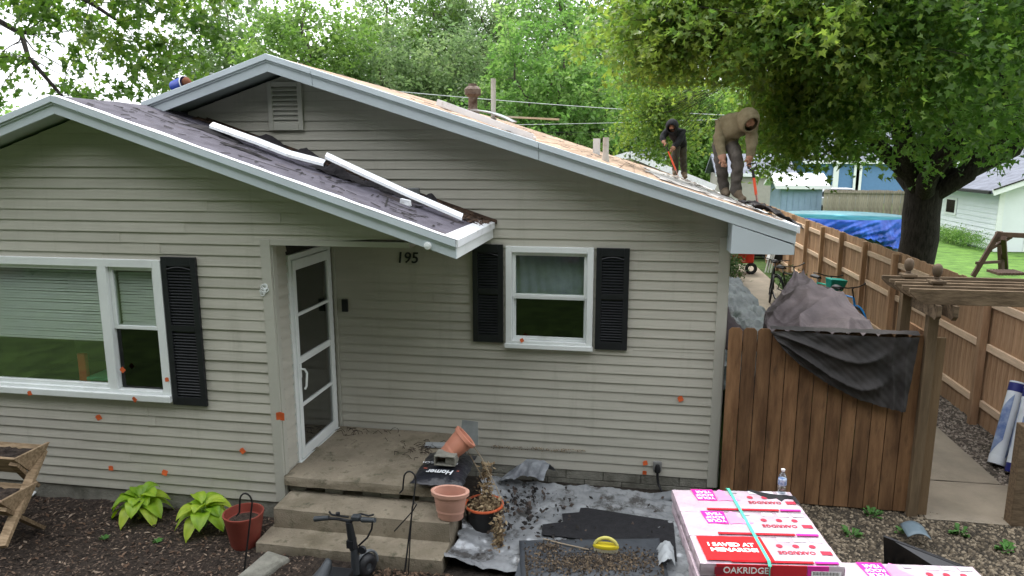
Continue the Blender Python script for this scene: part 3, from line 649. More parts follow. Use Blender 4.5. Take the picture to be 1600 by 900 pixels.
tag(scatter_chips('gravel', 7000, (3.98, 4.75), (7.6, 12.2), lambda x, y: G-.006, (.010, .026), (.5, .9), chipmat('wood_chip_gravel', (.05, .04, .032), (.13, .105, .085), (.28, .24, .2)), 4, 'peb', .4), 'loose wood chips and pebbles along the foot of the tall fence', 'gravel', kind='stuff')
# concrete walk
M_walk = mat('walk_concrete', (.235, .20, .155), .9, .12, 3, .35, 80); dirty(M_walk, (.17, .15, .11), .6, 1.3, .5, .72)
for (x0, x1, y0, y1) in ((2.96, 4.02, 7.92, 9.9), (2.93, 4.5, 6.98, 7.90), (2.96, 4.0, 9.92, 12.0), (1.9, 4.0, 12.02, 15.0), (1.9, 4.0, 15.02, 19), (1.9, 4.0, 19.02, 24)):
    m = MB(); m.grid(lambda u, v: (x0+(x1-x0)*u, y0+(y1-y0)*v, G+.012+.004*vnoise(u*4, v*4, x0)), 6, 6); m.box(x0, x1, y0, y1, G-.06, G+.004)
    w = m.build('path', M_walk); tag(w, kind='structure')
# ================================================================== orange scraps stuck on the walls
M_or = mat('orange_tape', (.62, .12, .035), .6, .2, 9)
def scrap(px, py, Y, sz, rot, label, proud=.024, X=None):
    p = aty(px, py, Y); m = MB(); s = sz/2
    pts = [(-s, -.9*s), (.9*s, -s), (1.05*s, .8*s), (.1*s, 1.1*s), (-.9*s, .85*s)]
    ca, sa = math.cos(rot), math.sin(rot)
    m.prism([(u*ca-v*sa, u*sa+v*ca) for u, v in pts], 'y', 0, .002)
    o = m.build('orange_scrap', M_or, loc=(p.x, Y-proud-.002, p.z)); o.rotation_euler = (R(random.uniform(-9, 9)), 0, R(random.uniform(-12, 12)))
    tag(o, label, 'tape scrap', 'orange scraps stuck to the siding')
for a in ((50, 613, YB-.07, .045, .3, 'orange scrap at the far left end of the picture window sill', .026),
          (213, 623, YB-.07, .05, .9, 'orange scrap on the sill below the narrow screened window', .026),
          (157, 651, YB, .055, .5, 'orange scrap on the siding just below the picture window sill', .024),
          (194, 577, YB-.03, .05, .8, 'orange scrap on the white mullion of the picture window', .021),
          (263, 592, YB-.03, .04, .2, 'orange scrap on the window trim next to the black shutter', .021),
          (176, 730, YB, .05, .1, 'orange scrap low on the siding above the larger hosta, left one', .024),
          (260, 737, YB, .055, 1.3, 'orange scrap low on the siding above the larger hosta, right one', .024),
          (381, 703, YB, .055, .75, 'orange scrap on the siding above the red pot', .024),
          (440, 649, YB, .085, .02, 'large square orange scrap wrapped on the corner board by the door', .027),
          (816, 531, YM-.05, .04, .6, 'orange scrap on the sill of the window between two shutters', .024),
          (1063, 622, YM, .055, .5, 'lone orange scrap on the siding far right of the window', .026),
          (1008, 722, YM, .05, .3, 'orange scrap on the siding beside the power plug', .024),
          (1007, 737, YM, .045, .05, 'orange scrap on the bottom siding edge below the plug', .026)):
    scrap(*a[:5], a[5], a[6])

g_ = random.Random(77)
wd_pts = [(aty(px_, 697+g_.gauss(0, 2.5)-.0*px_, YM).x, YM-.022-g_.random()*.012, aty(px_, 694+(px_-770)*.05+abs(g_.gauss(0, 3)), YM).z) for px_ in [g_.uniform(768, 915) for _ in range(420)]]
# ================================================================== loose white metal strips on the roofs
def strip(name, pts, w, label, zf, lift, hgt=.045):
    m = MB()
    for (a, b) in zip(pts, pts[1:]):
        A_ = Vector(a)+Vector((0, 0, .03)); B_ = Vector(b)+Vector((0, 0, .03)); Wv = Vector((0, w*1.25, .035)); Lp = Vector((0, -.005, -.022)); Th = Vector((0, 0, .004))
        m.hexa([A_, B_, B_+Wv, A_+Wv, A_+Th, B_+Th, B_+Wv+Th, A_+Wv+Th]); m.hexa([A_+Lp, B_+Lp, B_+Lp+Vector((0, .004, 0)), A_+Lp+Vector((0, .004, 0)), A_, B_, B_+Vector((0, .004, 0)), A_+Vector((0, .004, 0))])
    return tag(m.build(name, M_wmetal), label, 'flashing')
def onw(px, py, Y, dz=0.): p = aty(px, py, Y); return (p.x, Y, zbump(p.x)+.015+dz)
strip('metal_strip', [onw(328, 208, 6.55, .03), onw(400, 234, 6.52, .035), onw(450, 251, 6.48, .03), onw(505, 255, 6.5, .06)], .055, 'bent white metal strip lying at the top of the dark porch roof', None, 0)
strip('metal_strip', [onw(508, 252, 6.55, .13), onw(560, 285, 6.5, .10), onw(640, 322, 6.5, .05), onw(722, 357, 6.45, .02)], .042, 'long white metal strip slanting down the dark porch roof to its corner', None, 0)
b = Vector(onw(632, 320, 6.4)); tag(MB().hexa([(b.x-.05, b.y, b.z-.01), (b.x+.05, b.y, b.z-.03), (b.x+.05, b.y+.06, b.z-.03), (b.x-.05, b.y+.06, b.z-.01), (b.x-.04, b.y, b.z+.05), (b.x+.045, b.y+.01, b.z+.03), (b.x+.045, b.y+.06, b.z+.03), (b.x-.04, b.y+.06, b.z+.05)]).build('metal_clip', M_wmetal), 'small folded white metal piece under the long strip on the porch roof', 'flashing')
b = Vector(onw(645, 299, 7.12)); tag(MB().box(b.x-.06, b.x+.07, 7.10, 7.16, b.z, b.z+.07).build('flashing_block', mat('grey_flash', (.16, .17, .17), .6, .2), bevel=.01), 'short grey flashing piece against the wall above the porch roof', 'flashing')
m = MB(); A, B = Vector(onroof(686, 160, 7.35)), Vector(onroof(835, 212, 7.25))
m.bar(A+Vector((0, 0, .05)), B+Vector((0, 0, .02)), .16, .03); m.bar(A+Vector((0, -.08, .07)), B+Vector((0, -.08, .03)), .02, .06)
tag(m.build('metal_strip', M_wmetal), 'long white metal strip resting along the main roof edge near the flue', 'flashing')
p = onroof(765, 176, 12.4); m = MB(); m.grid(lambda u, v: (p.x-.35+.75*u, p.y+.5*v, p.z+.16-.22*u+.05*math.sin(3*u)+.03*v), 8, 3); tag(m.build('vent_cover', mat('galvanised', (.32, .34, .36), .4, .15, metal=.6), solid=.02), 'tilted grey metal vent cover lying beside the flue', 'vent cover')
m = MB(); m.bar(p+Vector((.0, .5, .08)), p+Vector((1.15, .6, .02)), .1, .03); tag(m.build('plank', mat('pale_plank', (.5, .42, .3), .8, .1)), 'short pale plank sticking out past the grey vent cover', 'plank')
# felt scraps and lifted shingles at the far eave
M_sh = mat('old_shingle', (.045, .042, .045), .9, .4, 12, .7, 90, col2=(.11, .10, .10))
fd = MB(); rd = random.Random(9)
for i in range(190):
    Y = rd.uniform(7.0, 19); x = rd.uniform(RX+.1, XEM) if rd.random() < .4 else rd.uniform(.7, XEM-.02); zz = zmain(x)+.012
    L_ = rd.uniform(.02, .08); a = rd.uniform(0, 3.1); dx, dy = L_*math.cos(a), L_*math.sin(a); t = rd.uniform(0, .012)
    fd.add([(x-dx, Y-dy, zz+RS*dx), (x+dy*.5, Y-dx*.5, zz-RS*dy*.5), (x+dx, Y+dy, zz-RS*dx+t), (x-dy*.5, Y+dx*.5, zz+RS*dy*.5+t)], [(0, 1, 2, 3)])
o = fd.build('shingle_scraps', mat('felt_scraps', (.12, .10, .09), .9, .5, 12, col2=(.30, .26, .23)), solid=.004); tag(o, 'torn shingle and felt scraps littering the bare roof deck', 'scraps', kind='stuff')
for k, (px, py, Y, w, lab) in enumerate(((1192, 322, 10.2, .55, 'lifted flap of old black shingles under the near shovel blade'), (1218, 343, 8.2, .5, 'curled strip of black felt hanging at the eave corner'))):
    p = onroof(px, py, Y); m = MB()
    m.grid(lambda u, v: (p.x-.3+.5*u, p.y-w/2+w*v, zmain(p.x-.3+.5*u)+.015+.075*math.sin(u*2.6+k)*(.6+.4*vnoise(v*4, u*3, k))+.03*vnoise(u*7, v*7)), 10, 10)
    tag(m.build('shingle_flap', M_sh, solid=.008), lab, 'shingles')
# white patch of ice barrier left by the eave
m = MB(); m.grid(lambda u, v: (.25+1.1*u+.1*vnoise(v*9, u), 8+9*v, zmain(.25+1.1*u+.1*vnoise(v*9, u))+.010+.006*vnoise(u*5, v*17)), 10, 40)
o = m.build('eave_membrane', mat('grey_membrane', (.40, .38, .37), .7, .3, 4, .3, 40, col2=(.62, .60, .58)), solid=.003); tag(o, 'pale torn membrane strip along the eave under the workers', 'membrane')
# blue bucket beyond the ridge
p = aty(268, 134, 7.12); bx_ = Matrix.Translation((p.x, 7.16, p.z-.01)) @ Matrix.Rotation(R(78), 4, 'Y') @ Matrix.Rotation(R(12), 4, 'X')
bk_ = wempty('bucket', (p.x, 7.16, zmain(p.x)), 'blue bucket tipped on its side behind the left roof edge', 'bucket')
m = MB(); m.lathe([(.0, 0), (.062, 0), (.075, .15), (.080, .155), (.075, .155), (.06, .02), (0, .02)], 20, M=bx_); m.build('shell', mat('blue_plastic', (.02, .06, .42), .4, .1), bk_, smooth=True)
m = MB(); m.torus(.077, .006, 20, 6, bx_ @ Matrix.Translation((0, 0, .165))); m.build('rim', M_white, bk_)
m = MB(); m.lathe([(0, 0), (.05, .005), (.06, .04), (.03, .07), (0, .075)], 12, M=bx_ @ Matrix.Translation((0, 0, .16))); m.build('contents', mat('brown_rag', (.16, .06, .03), .9, .3), bk_, smooth=True)
# ================================================================== planter, hostas, pots
M_cedar = mat('planter_wood', (.20, .135, .075), .8, .25, 6, .3, 30, stretch=(1, 6, 6), col2=(.33, .24, .15))
pl = wempty('tiered_planter', (-5.6, 5.2, G), 'tiered wooden planter with V troughs and crossed legs at the left edge', 'planter')
xp = aty(45, 720, 5.3).x
def trough(zc, yc, nm, x1):
    for sgn in (-1, 1):
        MB().bar((-7.6, yc+sgn*.11, zc+.07), (x1-.02, yc+sgn*.11, zc+.07), .022, .20, up=(0, sgn*.55, 1)).build('trough_board', M_cedar, pl)
    m = MB(); m.prism([(yc-.20, zc+.17), (yc+.20, zc+.17), (yc+.02, zc-.04), (yc-.02, zc-.04)], 'x', x1-.02, x1+.004); m.build('trough_end', M_cedar, pl)
    m = MB(); m.grid(lambda u, v: (-7.6+(x1-.03+7.6)*u, yc-.13+.26*v, zc+.125+.02*vnoise(u*40, v*6)), 60, 6); m.build('soil', M_mulch, pl)
ptop = aty(30, 712, 5.25); pmid = aty(12, 775, 4.95)
trough(ptop.z-.12, 5.27, 'a', ptop.x+.12); trough(pmid.z-.12, 4.95, 'b', pmid.x+.12); 
L1a, L1b = aty(66, 705, 5.42), aty(2, 855, 4.62); MB().bar(L1a, L1b, .035, .085, up=(1, 0, 0)).build('leg', M_cedar, pl)
L2a, L2b = aty(15, 725, 5.10), aty(50, 758, 5.35); MB().bar(L2a+Vector((.04, 0, 0)), L2b+Vector((.04, 0, 0)), .03, .08, up=(1, 0, 0)).build('brace', M_cedar, pl)
L3a, L3b = aty(-5, 795, 4.75), aty(62, 835, 5.30); MB().bar(L3a+Vector((.04, 0, 0)), (L3b.x+.02, L3b.y, G+.08), .03, .09, up=(1, 0, 0)).build('leg', M_cedar, pl)
M_hosta = leafmat('hosta_leaf', (.13, .26, .02), (.26, .42, .03), (.42, .52, .06), .3, .4)
def hosta(px, py, r, n, seed, label):
    c = atz(px, py, 0.0); c.z = G+.05; t = wempty('hosta', tuple(c), label, 'plant', 'hostas in the mulch bed'); g = random.Random(seed)
    for i in range(n):
        a = i*2.399+g.uniform(-.3, .3); ring = (i+.5)/n; d = r*(.25+.75*ring); L_ = g.uniform(.16, .22)*(.85+.3*ring); W_ = L_*g.uniform(.36, .44)
        h0 = .24-.15*ring+g.uniform(-.03, .03); m = MB(); ca, sa = math.cos(a), math.sin(a)
        def P(u, v):
            w = W_*max(0, math.sin(math.pi*min(1, u*.95+.05)**.85))**.62; s_ = (v-.5)*2
            rr = d*.35+L_*u; zz = h0+.07*math.sin(u*2.4)-.18*u*u*ring+.035*abs(s_)*(1-u)+.006*math.sin(s_*14)
            lx, ly = rr, s_*w
            return (c.x+lx*ca-ly*sa, c.y+lx*sa+ly*ca, c.z+zz)
        m.grid(P, 8, 6); lf = m.build('leaf', M_hosta, t, smooth='all')
        at_ = lf.data.attributes.new('leaf', 'FLOAT', 'POINT'); b_ = g.uniform(.1, .75)
        at_.data.foreach_set('value', [b_+.3*abs((k % 7)-3)/3 for k in range(len(lf.data.vertices))])
        m = MB(); m.tube([(c.x, c.y, c.z), (c.x+d*.2*ca, c.y+d*.2*sa, c.z+h0*.7), (c.x+d*.35*ca, c.y+d*.35*sa, c.z+h0)], .005, 5); m.build('stem', mat('hosta_stem', (.16, .28, .06), .5, .1), t)
hosta(222, 803, .24, 19, 1, 'larger yellow-green hosta near the middle of the mulch bed')
hosta(320, 818, .20, 17, 2, 'smaller yellow-green hosta next to the red pot')
for k, (px, py) in enumerate(((163, 843), (246, 848))):
    c = atz(px, py, G+.05); m = MB()
    for i in range(7): a = i*.9; m.add([c+Vector((0, 0, .0)), c+Vector((.03*math.cos(a+.4), .03*math.sin(a+.4), .03)), c+Vector((.055*math.cos(a), .055*math.sin(a), .025)), c+Vector((.03*math.cos(a-.4), .03*math.sin(a-.4), .02))], [(0, 1, 2, 3)])
    tag(m.build('seedling', mat('weed_green', (.06, .16, .03), .6, .2)), ['tiny green weed in the mulch in front of the larger hosta, left one', 'tiny green weed in the mulch in front of the larger hosta, right one'][k], 'weed')
c = atz(45, 773, G+.06); tag(MB().box(-.06, .06, -.04, .04, 0, .012).build('paper_scrap', M_white, loc=(c.x, c.y, c.z+.01), rot=(.15, .1, .2)), 'small white scrap on the mulch beside the wooden planter', 'scrap')
def pot(name, loc, prof, m, label, soil_r=None, soil_z=0., cat='pot', M=None, extra=None):
    t = wempty(name, loc, label, cat); b = MB(); b.lathe(prof, 26, c=tuple(loc)); b.build('shell', m, t, smooth=True)
    if soil_r: s_ = MB(); s_.lathe([(0, .012), (soil_r*.5, .018), (soil_r, 0)], 18, c=(loc[0], loc[1], loc[2]+soil_z)); s_.build('soil', M_mulch, t)
    return t
M_redpot = mat('dark_red_plastic', (.22, .050, .035), .5, .12, 5); M_terra = mat('terracotta_plastic', (.56, .235, .155), .5, .08, 4)
M_terra2 = mat('pale_terracotta', (.60, .33, .25), .55, .06, 4)
c = atz(384, 852, G+.03); pot('flower_pot', (c.x, c.y, G+.04), [(0, 0), (.115, 0), (.125, .02), (.172, .29), (.178, .30), (.178, .315), (.165, .315), (.155, .24), (0, .24)], M_redpot, 'dark red planter pot full of soil beside the smaller hosta', .158, .235)
# hooks
M_iron = mat('black_iron', (.012, .012, .013), .45, .2, 9)
def hook(base, top, side, label, extra=()):
    base = Vector(base); t = wempty('shepherd_hook', tuple(base), label, 'hook', 'black garden hooks')
    m = MB(); pts = [base, base.lerp(top, .5), top]
    for i in range(1, 9): a = math.pi*i/8; pts.append(top+Vector((side*(.055-.055*math.cos(a)), 0, .075*math.sin(a))))
    pts.append(pts[-1]+Vector((side*.012, 0, -.10))); pts.append(pts[-1]+Vector((side*.03, 0, -.035)))
    m.tube(pts, .0075, 7); m.build('rod', M_iron, t, smooth=True)
    for e in extra: k = MB(); k.tube(e, .0055, 6); k.build('curl', M_iron, t, smooth=True)
b_ = atz(381, 897, G+.02); tp = aty(394, 785, b_.y+.02); hook(b_, tp, -1, 'black iron shepherd hook bent over the dark red pot')
b_ = atz(632, 897, G); tp = aty(650, 750, b_.y+.25)
h2 = [aty(x_, y_, 5.15) for x_, y_ in ((616, 830), (630, 815), (646, 797), (651, 788), (648, 785), (644, 792), (641, 840), (638, 898))]
hook(b_, tp, -1, 'tall black iron plant hook standing in front of the concrete steps', (h2,))
h3 = [aty(x_, y_, 5.4) for x_, y_ in ((652, 745), (640, 755), (634, 775), (631, 770))]
# dead plant pot on the right of the steps
dp = (atz(757, 832, G).x, 6.02, G)
t = pot('flower_pot', dp, [(0, 0), (.13, 0), (.165, .22), (.172, .23), (.172, .26), (.18, .27), (.18, .30), (.165, .30), (.155, .24), (0, .24)], mat('black_plastic', (.015, .014, .014), .5, .2), 'black pot with rusty red rim and a dead hanging plant', .158, .24)
m = MB(); m.torus(.176, .013, 26, 8, Matrix.Translation((dp[0], dp[1], G+.30))); m.build('rim', mat('orange_rim', (.42, .085, .03), .5, .2), t, smooth=True)
M_dead = chipmat('dead_leaves', (.07, .045, .025), (.20, .14, .075), (.36, .28, .17))
g = np.random.default_rng(6); pts = []
for i in range(1500):
    u = g.random(); 
    if u < .45: p = (dp[0]+g.normal(0, .075), dp[1]+g.normal(0, .07), G+.27+abs(g.normal(0, .03)))
    elif u < .72: w = g.random(); p = (dp[0]+.02-.02*w+g.normal(0, .035), dp[1]+.15*w+g.normal(0, .03), G+.28+.36*w)
    else: w = g.random(); p = (dp[0]+.16+.04*w+g.normal(0, .025), dp[1]-.12-.22*w+g.normal(0, .03), G+.25-.26*w+abs(g.normal(0, .02)))
    pts.append(p)
lo = MB()
def chips_at(name, pts, lr, m, parent, seed):
    o = scatter_chips(name, len(pts), (0, 1), (0, 1), lambda a, b: 0., lr, (.3, .7), m, seed); me = o.data
    co = np.empty(len(me.vertices)*3, np.float32); me.vertices.foreach_get('co', co); co = co.reshape(len(pts), -1, 3)
    gg = np.random.default_rng(seed); n = len(pts); x = gg.uniform(0, 1, n); y = gg.uniform(0, 1, n)
    co -= np.stack([x, y, np.zeros(n)], 1)[:, None]; rx = gg.uniform(-1.3, 1.3, n)[:, None]
    yy = co[..., 1]*np.cos(rx)-co[..., 2]*np.sin(rx); zz = co[..., 1]*np.sin(rx)+co[..., 2]*np.cos(rx); co[..., 1] = yy; co[..., 2] = zz
    co += np.array(pts)[:, None]; me.vertices.foreach_set('co', co.ravel().astype(np.float32)); me.update()
    if parent:
        o.parent = parent
        if parent.name in WORLD: o.matrix_parent_inverse = WORLD[parent.name]
    return o
o = chips_at('dead_foliage', pts, (.008, .026), M_dead, t, 31); o['kind'] = 'stuff'
for k, pp in enumerate((((735, 690), (752, 715), (775, 760), (790, 800)), ((722, 690), (745, 730), (780, 790), (786, 840)))):
    m = MB(); m.tube([aty(x_, y_, 6.25-.12*i) for i, (x_, y_) in enumerate(pp)], .004, 5); m.build('stem', mat('dry_stem', (.22, .17, .11), .8, .2), t)
o = chips_at('siding_dirt', wd_pts, (.003, .009), M_dead, None, 91); tag(o, 'band of dry dirt clinging to the lower siding right of the porch', 'dirt', kind='stuff')
# bag of mulch with pots on it
bag = wempty('mulch_bag', (-1.55, 6.0, .4), 'black plastic bag of mulch slumped over the porch corner', 'bag')
b0, b1, b2, b3 = aty(640, 755, 5.80), aty(722, 757, 5.82), aty(745, 690, 6.42), aty(672, 685, 6.42)
b0.z, b1.z, b2.z, b3.z = .47, .46, .50, .50
m = MB()
def bagp(u, v, top=1):
    e = b0.lerp(b1, u).lerp(b3.lerp(b2, u), v); k = (math.sin(math.pi*min(1, max(0, u)))*math.sin(math.pi*min(1, max(0, v))))**.45
    e.z += (.075*k+.010*vnoise(u*9, v*8, 1)*k) if top else -.07*k; e.x += .012*vnoise(v*8, 3); e.y += .012*vnoise(u*8, 5)*(1 if .1 < v < .9 else 1.6); return e
m.grid(lambda u, v: bagp(u, v), 22, 18); m.grid(lambda u, v: bagp(u, v, 0), 22, 18)
M_bag = mat('black_bag_plastic', (.014, .015, .020), .3, .4, 8, .5, 25, spec=.5); m.build('sack', M_bag, bag, smooth='all')
nrm = Matrix.Translation(bagp(.52, .20)+Vector((0, -.01, .012))) @ Matrix.Rotation(math.atan2((b1-b0).y, (b1-b0).x), 4, 'Z') @ Matrix.Rotation(R(12), 4, 'X') @ Matrix.Rotation(R(180), 4, 'Z')
M_print = mat('white_print', (.62, .64, .66), .5, .1)
text_mesh('print', 'Homer', .085, M_print, nrm, bag, bold=.002, shear=.25)
text_mesh('print', 'BLACK MULCH', .05, M_print, Matrix.Translation(bagp(.45, .42)+Vector((0, 0, .010))) @ Matrix.Rotation(math.atan2((b1-b0).y, (b1-b0).x), 4, 'Z') @ Matrix.Rotation(R(3), 4, 'X') @ Matrix.Rotation(R(180), 4, 'Z'), bag)
bs = MB(); A, B = bagp(.15, .31)+Vector((0, 0, .008)), bagp(.85, .31)+Vector((0, 0, .008)); bs.bar(A, B, .012, .002); bs.build('red_line', mat('red_print', (.5, .12, .08), .5, .1), bag)
# overturned terracotta trough on the bag, block, other trough hanging
def trough_pot(name, M, label):
    t = wempty(name, tuple(M.translation), label, 'pot', 'terracotta rail planters'); b = MB()
    b.lathe([(.0, 0), (.085, 0), (.092, .012), (.094, .05), (.098, .055), (.118, .20), (.135, .205), (.138, .235), (.128, .24), (.112, .235), (.10, .06), (0, .05)], 28, M=M, sx=1.15, sy=.75); b.build('shell', M_terra2 if 'hanging' in label else M_terra, t, smooth=True)
    return t
pp = aty(703, 690, 6.15); trough_pot('rail_planter', Matrix.Translation((pp.x-.04, 6.16, .60)) @ Vector((.62, .30, .62)).to_track_quat('Z', 'X').to_matrix().to_4x4() @ Matrix.Rotation(R(90), 4, 'Z') @ Matrix.Scale(1.12, 4), 'terracotta planter lying upside down on the mulch bag')
pp = aty(703, 803, 5.66); trough_pot('rail_planter', Matrix.Translation((pp.x, 5.68, .232)) @ Matrix.Scale(1.1, 4), 'pale terracotta planter hanging upright against the step edge')
pb = aty(695, 716, 6.0); m = MB(); w = .012
m.box(pb.x-.10, pb.x+.10, 5.98, 6.14, .575, .575+w).box(pb.x-.10, pb.x+.10, 5.98, 6.14, .66, .66+w).box(pb.x-.10, pb.x-.10+w, 5.98, 6.14, .575+w, .66).box(pb.x+.1-w, pb.x+.1, 5.98, 6.14, .575+w, .66).box(pb.x+.005, pb.x+.10-w, 6.0, 6.14, .575+w, .66)
tag(m.build('hollow_block', M_block, bevel=.004), 'grey hollow block lying on the mulch bag under the planter', 'block')
pb = aty(680, 690, 6.75); tag(MB().box(-.12, .12, -.05, .05, 0, .02).build('board_offcut', mat('grey_board', (.3, .32, .33), .6, .1), loc=(pb.x, 6.8, .41), rot=(0, 0, .12)), 'flat grey board offcut lying on the porch slab behind the bag', 'board')
pb = aty(727, 690, 6.7); tag(MB().prism([(-.10, 0), (.10, 0), (.09, .24), (-.08, .25)], 'y', 0, .012).build('metal_sheet', mat('galv_sheet', (.2, .215, .21), .5, .2), loc=(pb.x, 6.85, .43), rot=(R(-12), 0, 0)), 'small grey metal sheet leaning on the wall behind the terracotta planter', 'sheet')
# twigs on the slab
tw = MB(); g = random.Random(3)
for i in range(60):
    x, y = (g.gauss(-2.05, .13), g.gauss(6.72, .12)) if i < 40 else (g.uniform(-3.1, -2.4), g.uniform(6.9, 7.15)); a = g.uniform(0, 6.3); L_ = g.uniform(.04, .13)
    tw.tube([(x, y, .405), (x+L_*.5*math.cos(a), y+L_*.5*math.sin(a), .415+g.random()*.03), (x+L_*math.cos(a+.4), y+L_*math.sin(a+.4), .41+g.random()*.02)], .003, 4)
tag(tw.build('twigs', mat('twig_bark', (.035, .025, .02), .9, .3)), 'dry dark twigs strewn over the porch slab', 'twigs', kind='stuff')

# ================================================================== scooter with seat
M_sc = mat('scooter_black', (.014, .015, .018), .45, .2, 8, spec=.45); M_scg = mat('scooter_grey', (.05, .056, .062), .4, .15)
Ysc = 5.08
S = lambda x_, y_, Y=Ysc: aty(x_, y_, Y)
sct = wempty('seated_scooter', (S(560, 900).x, Ysc, G), 'black electric scooter with handlebar and saddle in front of the steps', 'scooter')
m = MB(); m.tube([S(545, 816), S(549, 838), S(553, 858)], [.028, .034, .036], 10); m.box(S(549, 838).x-.03, S(549, 838).x+.03, Ysc-.04, Ysc+.035, S(549, 850).z-.02, S(549, 842).z); m.build('folding_stem', M_sc, sct, smooth=True)
m = MB(); m.tube([S(554, 857), S(555, 880), S(556, 896)], .034, 12); m.build('steering_tube', M_scg, sct, smooth=True)
m = MB(); m.tube([S(512, 810, Ysc+.03), S(530, 811), S(545, 814), S(560, 811), S(576, 814, Ysc-.04)], .013, 8); m.build('handlebar', M_sc, sct, smooth=True)
for (a, b) in (((492, 811, Ysc+.05), (514, 809, Ysc+.03)), ((566, 812, Ysc-.03), (586, 813, Ysc-.06))):
    m = MB(); m.tube([S(*a), S(*b)], [.023, .019], 10); m.build('grip', M_scg, sct, smooth=True)
for pts in (((514, 799), (518, 804), (530, 806), (545, 808)), ((553, 805), (565, 803), (576, 806), (584, 804))):
    m = MB(); m.tube([S(x_, y_, Ysc+.03) for x_, y_ in pts], .008, 6); m.build('brake_lever', M_sc, sct, smooth=True)
m = MB(); a = S(557, 809); m.box(a.x-.04, a.x+.035, Ysc-.03, Ysc+.03, a.z-.02, a.z+.022); m.build('display', M_scg, sct, bevel=.01)
m = MB(); m.lathe([(0, 0), (.018, 0), (.018, .022), (0, .026)], 10, c=tuple(S(528, 805))); m.build('bell', M_sc, sct, smooth=True)
m = MB(); m.tube([S(582, 815), S(581, 826), S(574, 840), S(560, 853)], .008, 7); m.build('cable', M_sc, sct, smooth=True)
m = MB(); a = S(566, 859); m.lathe([(0, -.014), (.032, -.014), (.038, 0), (.032, .014), (0, .014)], 14, M=Matrix.Translation(a) @ Matrix.Rotation(R(90), 4, 'X')); m.build('headlight', M_sc, sct, smooth=True)
a = S(570, 886, Ysc+.07); Mw = Matrix.Translation((a.x, Ysc+.10, a.z)) @ Matrix.Rotation(R(62), 4, 'Z') @ Matrix.Rotation(R(90), 4, 'X'); wr_ = a.z-G-.045
wh = MB(); wh.torus(wr_, .048, 30, 10, Mw); wh = wh.build('wheel', M_sc, sct, smooth=True)
m = MB(); m.lathe([(0, -.035), (wr_*.62, -.035), (wr_*.62, .035), (0, .035)], 18, M=Mw); m.build('hub', M_scg, wh, smooth=True)
m = MB(); m.tube([Mw @ Vector(((wr_+.065)*math.cos(t_), (wr_+.065)*math.sin(t_), 0)) for t_ in [R(-10+15*k) for k in range(11)]], .014, 6); m.build('mudguard', mat('mudguard_grey', (.16, .17, .18), .4, .1), sct, smooth=True)
m = MB(); m.grid(lambda u, v: Vector((S(530, 900).x+.17*u, Ysc-.16+.20*v, S(545, 893).z-.13+.12*math.sin(math.pi*(.12+.76*u))**.6*math.sin(math.pi*(.15+.7*v))**.4)), 14, 8); m.build('deck_housing', M_sc, sct, smooth='all', solid=.02)
m = MB(); m.box(S(520, 900).x-.02, S(556, 900).x+.03, Ysc-.50, Ysc-.10, G+.10, G+.20); m.build('deck', M_sc, sct, bevel=.02)
a = S(511, 874, 4.75); m = MB()
def sad(u, v):
    t_ = u; w = .022+.080*t_**1.4; s_ = (v-.5)*2; return (a.x+s_*w-.03*t_, a.y-.24*t_+.02, a.z-.008-.070*t_**.8-.05*s_*s_*(.4+t_)+(-.05 if abs(s_) > .95 else 0))
m.grid(sad, 12, 12); m.build('saddle', M_scg, sct, smooth='all', solid=.02)
m = MB(); m.tube([(a.x-.01, a.y-.12, a.z-.10), (a.x+.02, a.y-.05, G+.15)], .018, 8); m.build('seat_post', M_sc, sct)

# ================================================================== silver tarp, felt, lid, brush
M_tarp = mat('silver_tarp', (.25, .265, .28), .25, .15, 5, .5, 16, metal=.3, spec=.5, col2=(.34, .355, .37)); dirty(M_tarp, (.05, .045, .04), .85, 3.2, .52, .62)
def crumple(x, y, s=0.): return .5*vnoise(x*2.2, y*2.6, s)+.35*abs(vnoise(x*5.1+y, y*4.3, s+1))+.18*abs(vnoise(x*11, y*12, s+2))
m = MB()
def tarp(u, v):
    y = 5.35+1.62*v; xl = -1.40+.15*vnoise(v*5, 1)-.05*(1-v); xr = .62+.05*vnoise(v*6, 2); x = xl+(xr-xl)*u
    z = G+.02+.05*(crumple(x, y)+.5)+.022*abs(vnoise(x*7+y*4, y*8-x*3, 6))
    if v > .86: z += (v-.86)/.14*(.03+.02*vnoise(u*7, 2))
    if u < .16: z += (1-u/.16)*(.07+.06*vnoise(v*8, 4))
    return (x, y, max(z, G+.012))
m.grid(tarp, 90, 80); tag(m.build('silver_tarp', M_tarp, smooth='all'), 'crumpled silver tarp spread on the ground along the block foundation', 'tarp')
m = MB(); m.grid(lambda u, v: (-1.32+.5*u+.1*v, 6.85+.25*v+.05*vnoise(u*5, 1), G+.12+.22*math.sin(u*2.2)*math.exp(-((v-.5)*2)**2)+.03*crumple(u*3, v*3)), 24, 14)
tag(m.build('tarp_fold', mat('dark_tarp', (.14, .15, .17), .35, .2, 6, .3, 14, col2=(.26, .28, .3)), smooth='all'), 'dark bunched tarp fold heaped by the dead plant', 'tarp')
m = MB(); e = [aty(x_, y_, 7.12-.02*i) for i, (x_, y_) in enumerate(((770, 742), (812, 748), (850, 770), (900, 785), (960, 783), (1010, 772), (1055, 763)))]
def foldp(u, v):
    f_ = u*(len(e)-1); i = min(int(f_), len(e)-2); p = e[i].lerp(e[i+1], f_-i); return (p.x, p.y-.16+.16*v, p.z-.03+.045*math.sin(v*3.0)+.012*vnoise(u*14, v*3))
m.grid(foldp, 40, 6); tag(m.build('tarp_hem', mat('grey_hem', (.17, .18, .19), .4, .15, 6, .3, 20), smooth='all', solid=.006), 'rolled grey hem of the tarp running below the power plug', 'tarp')
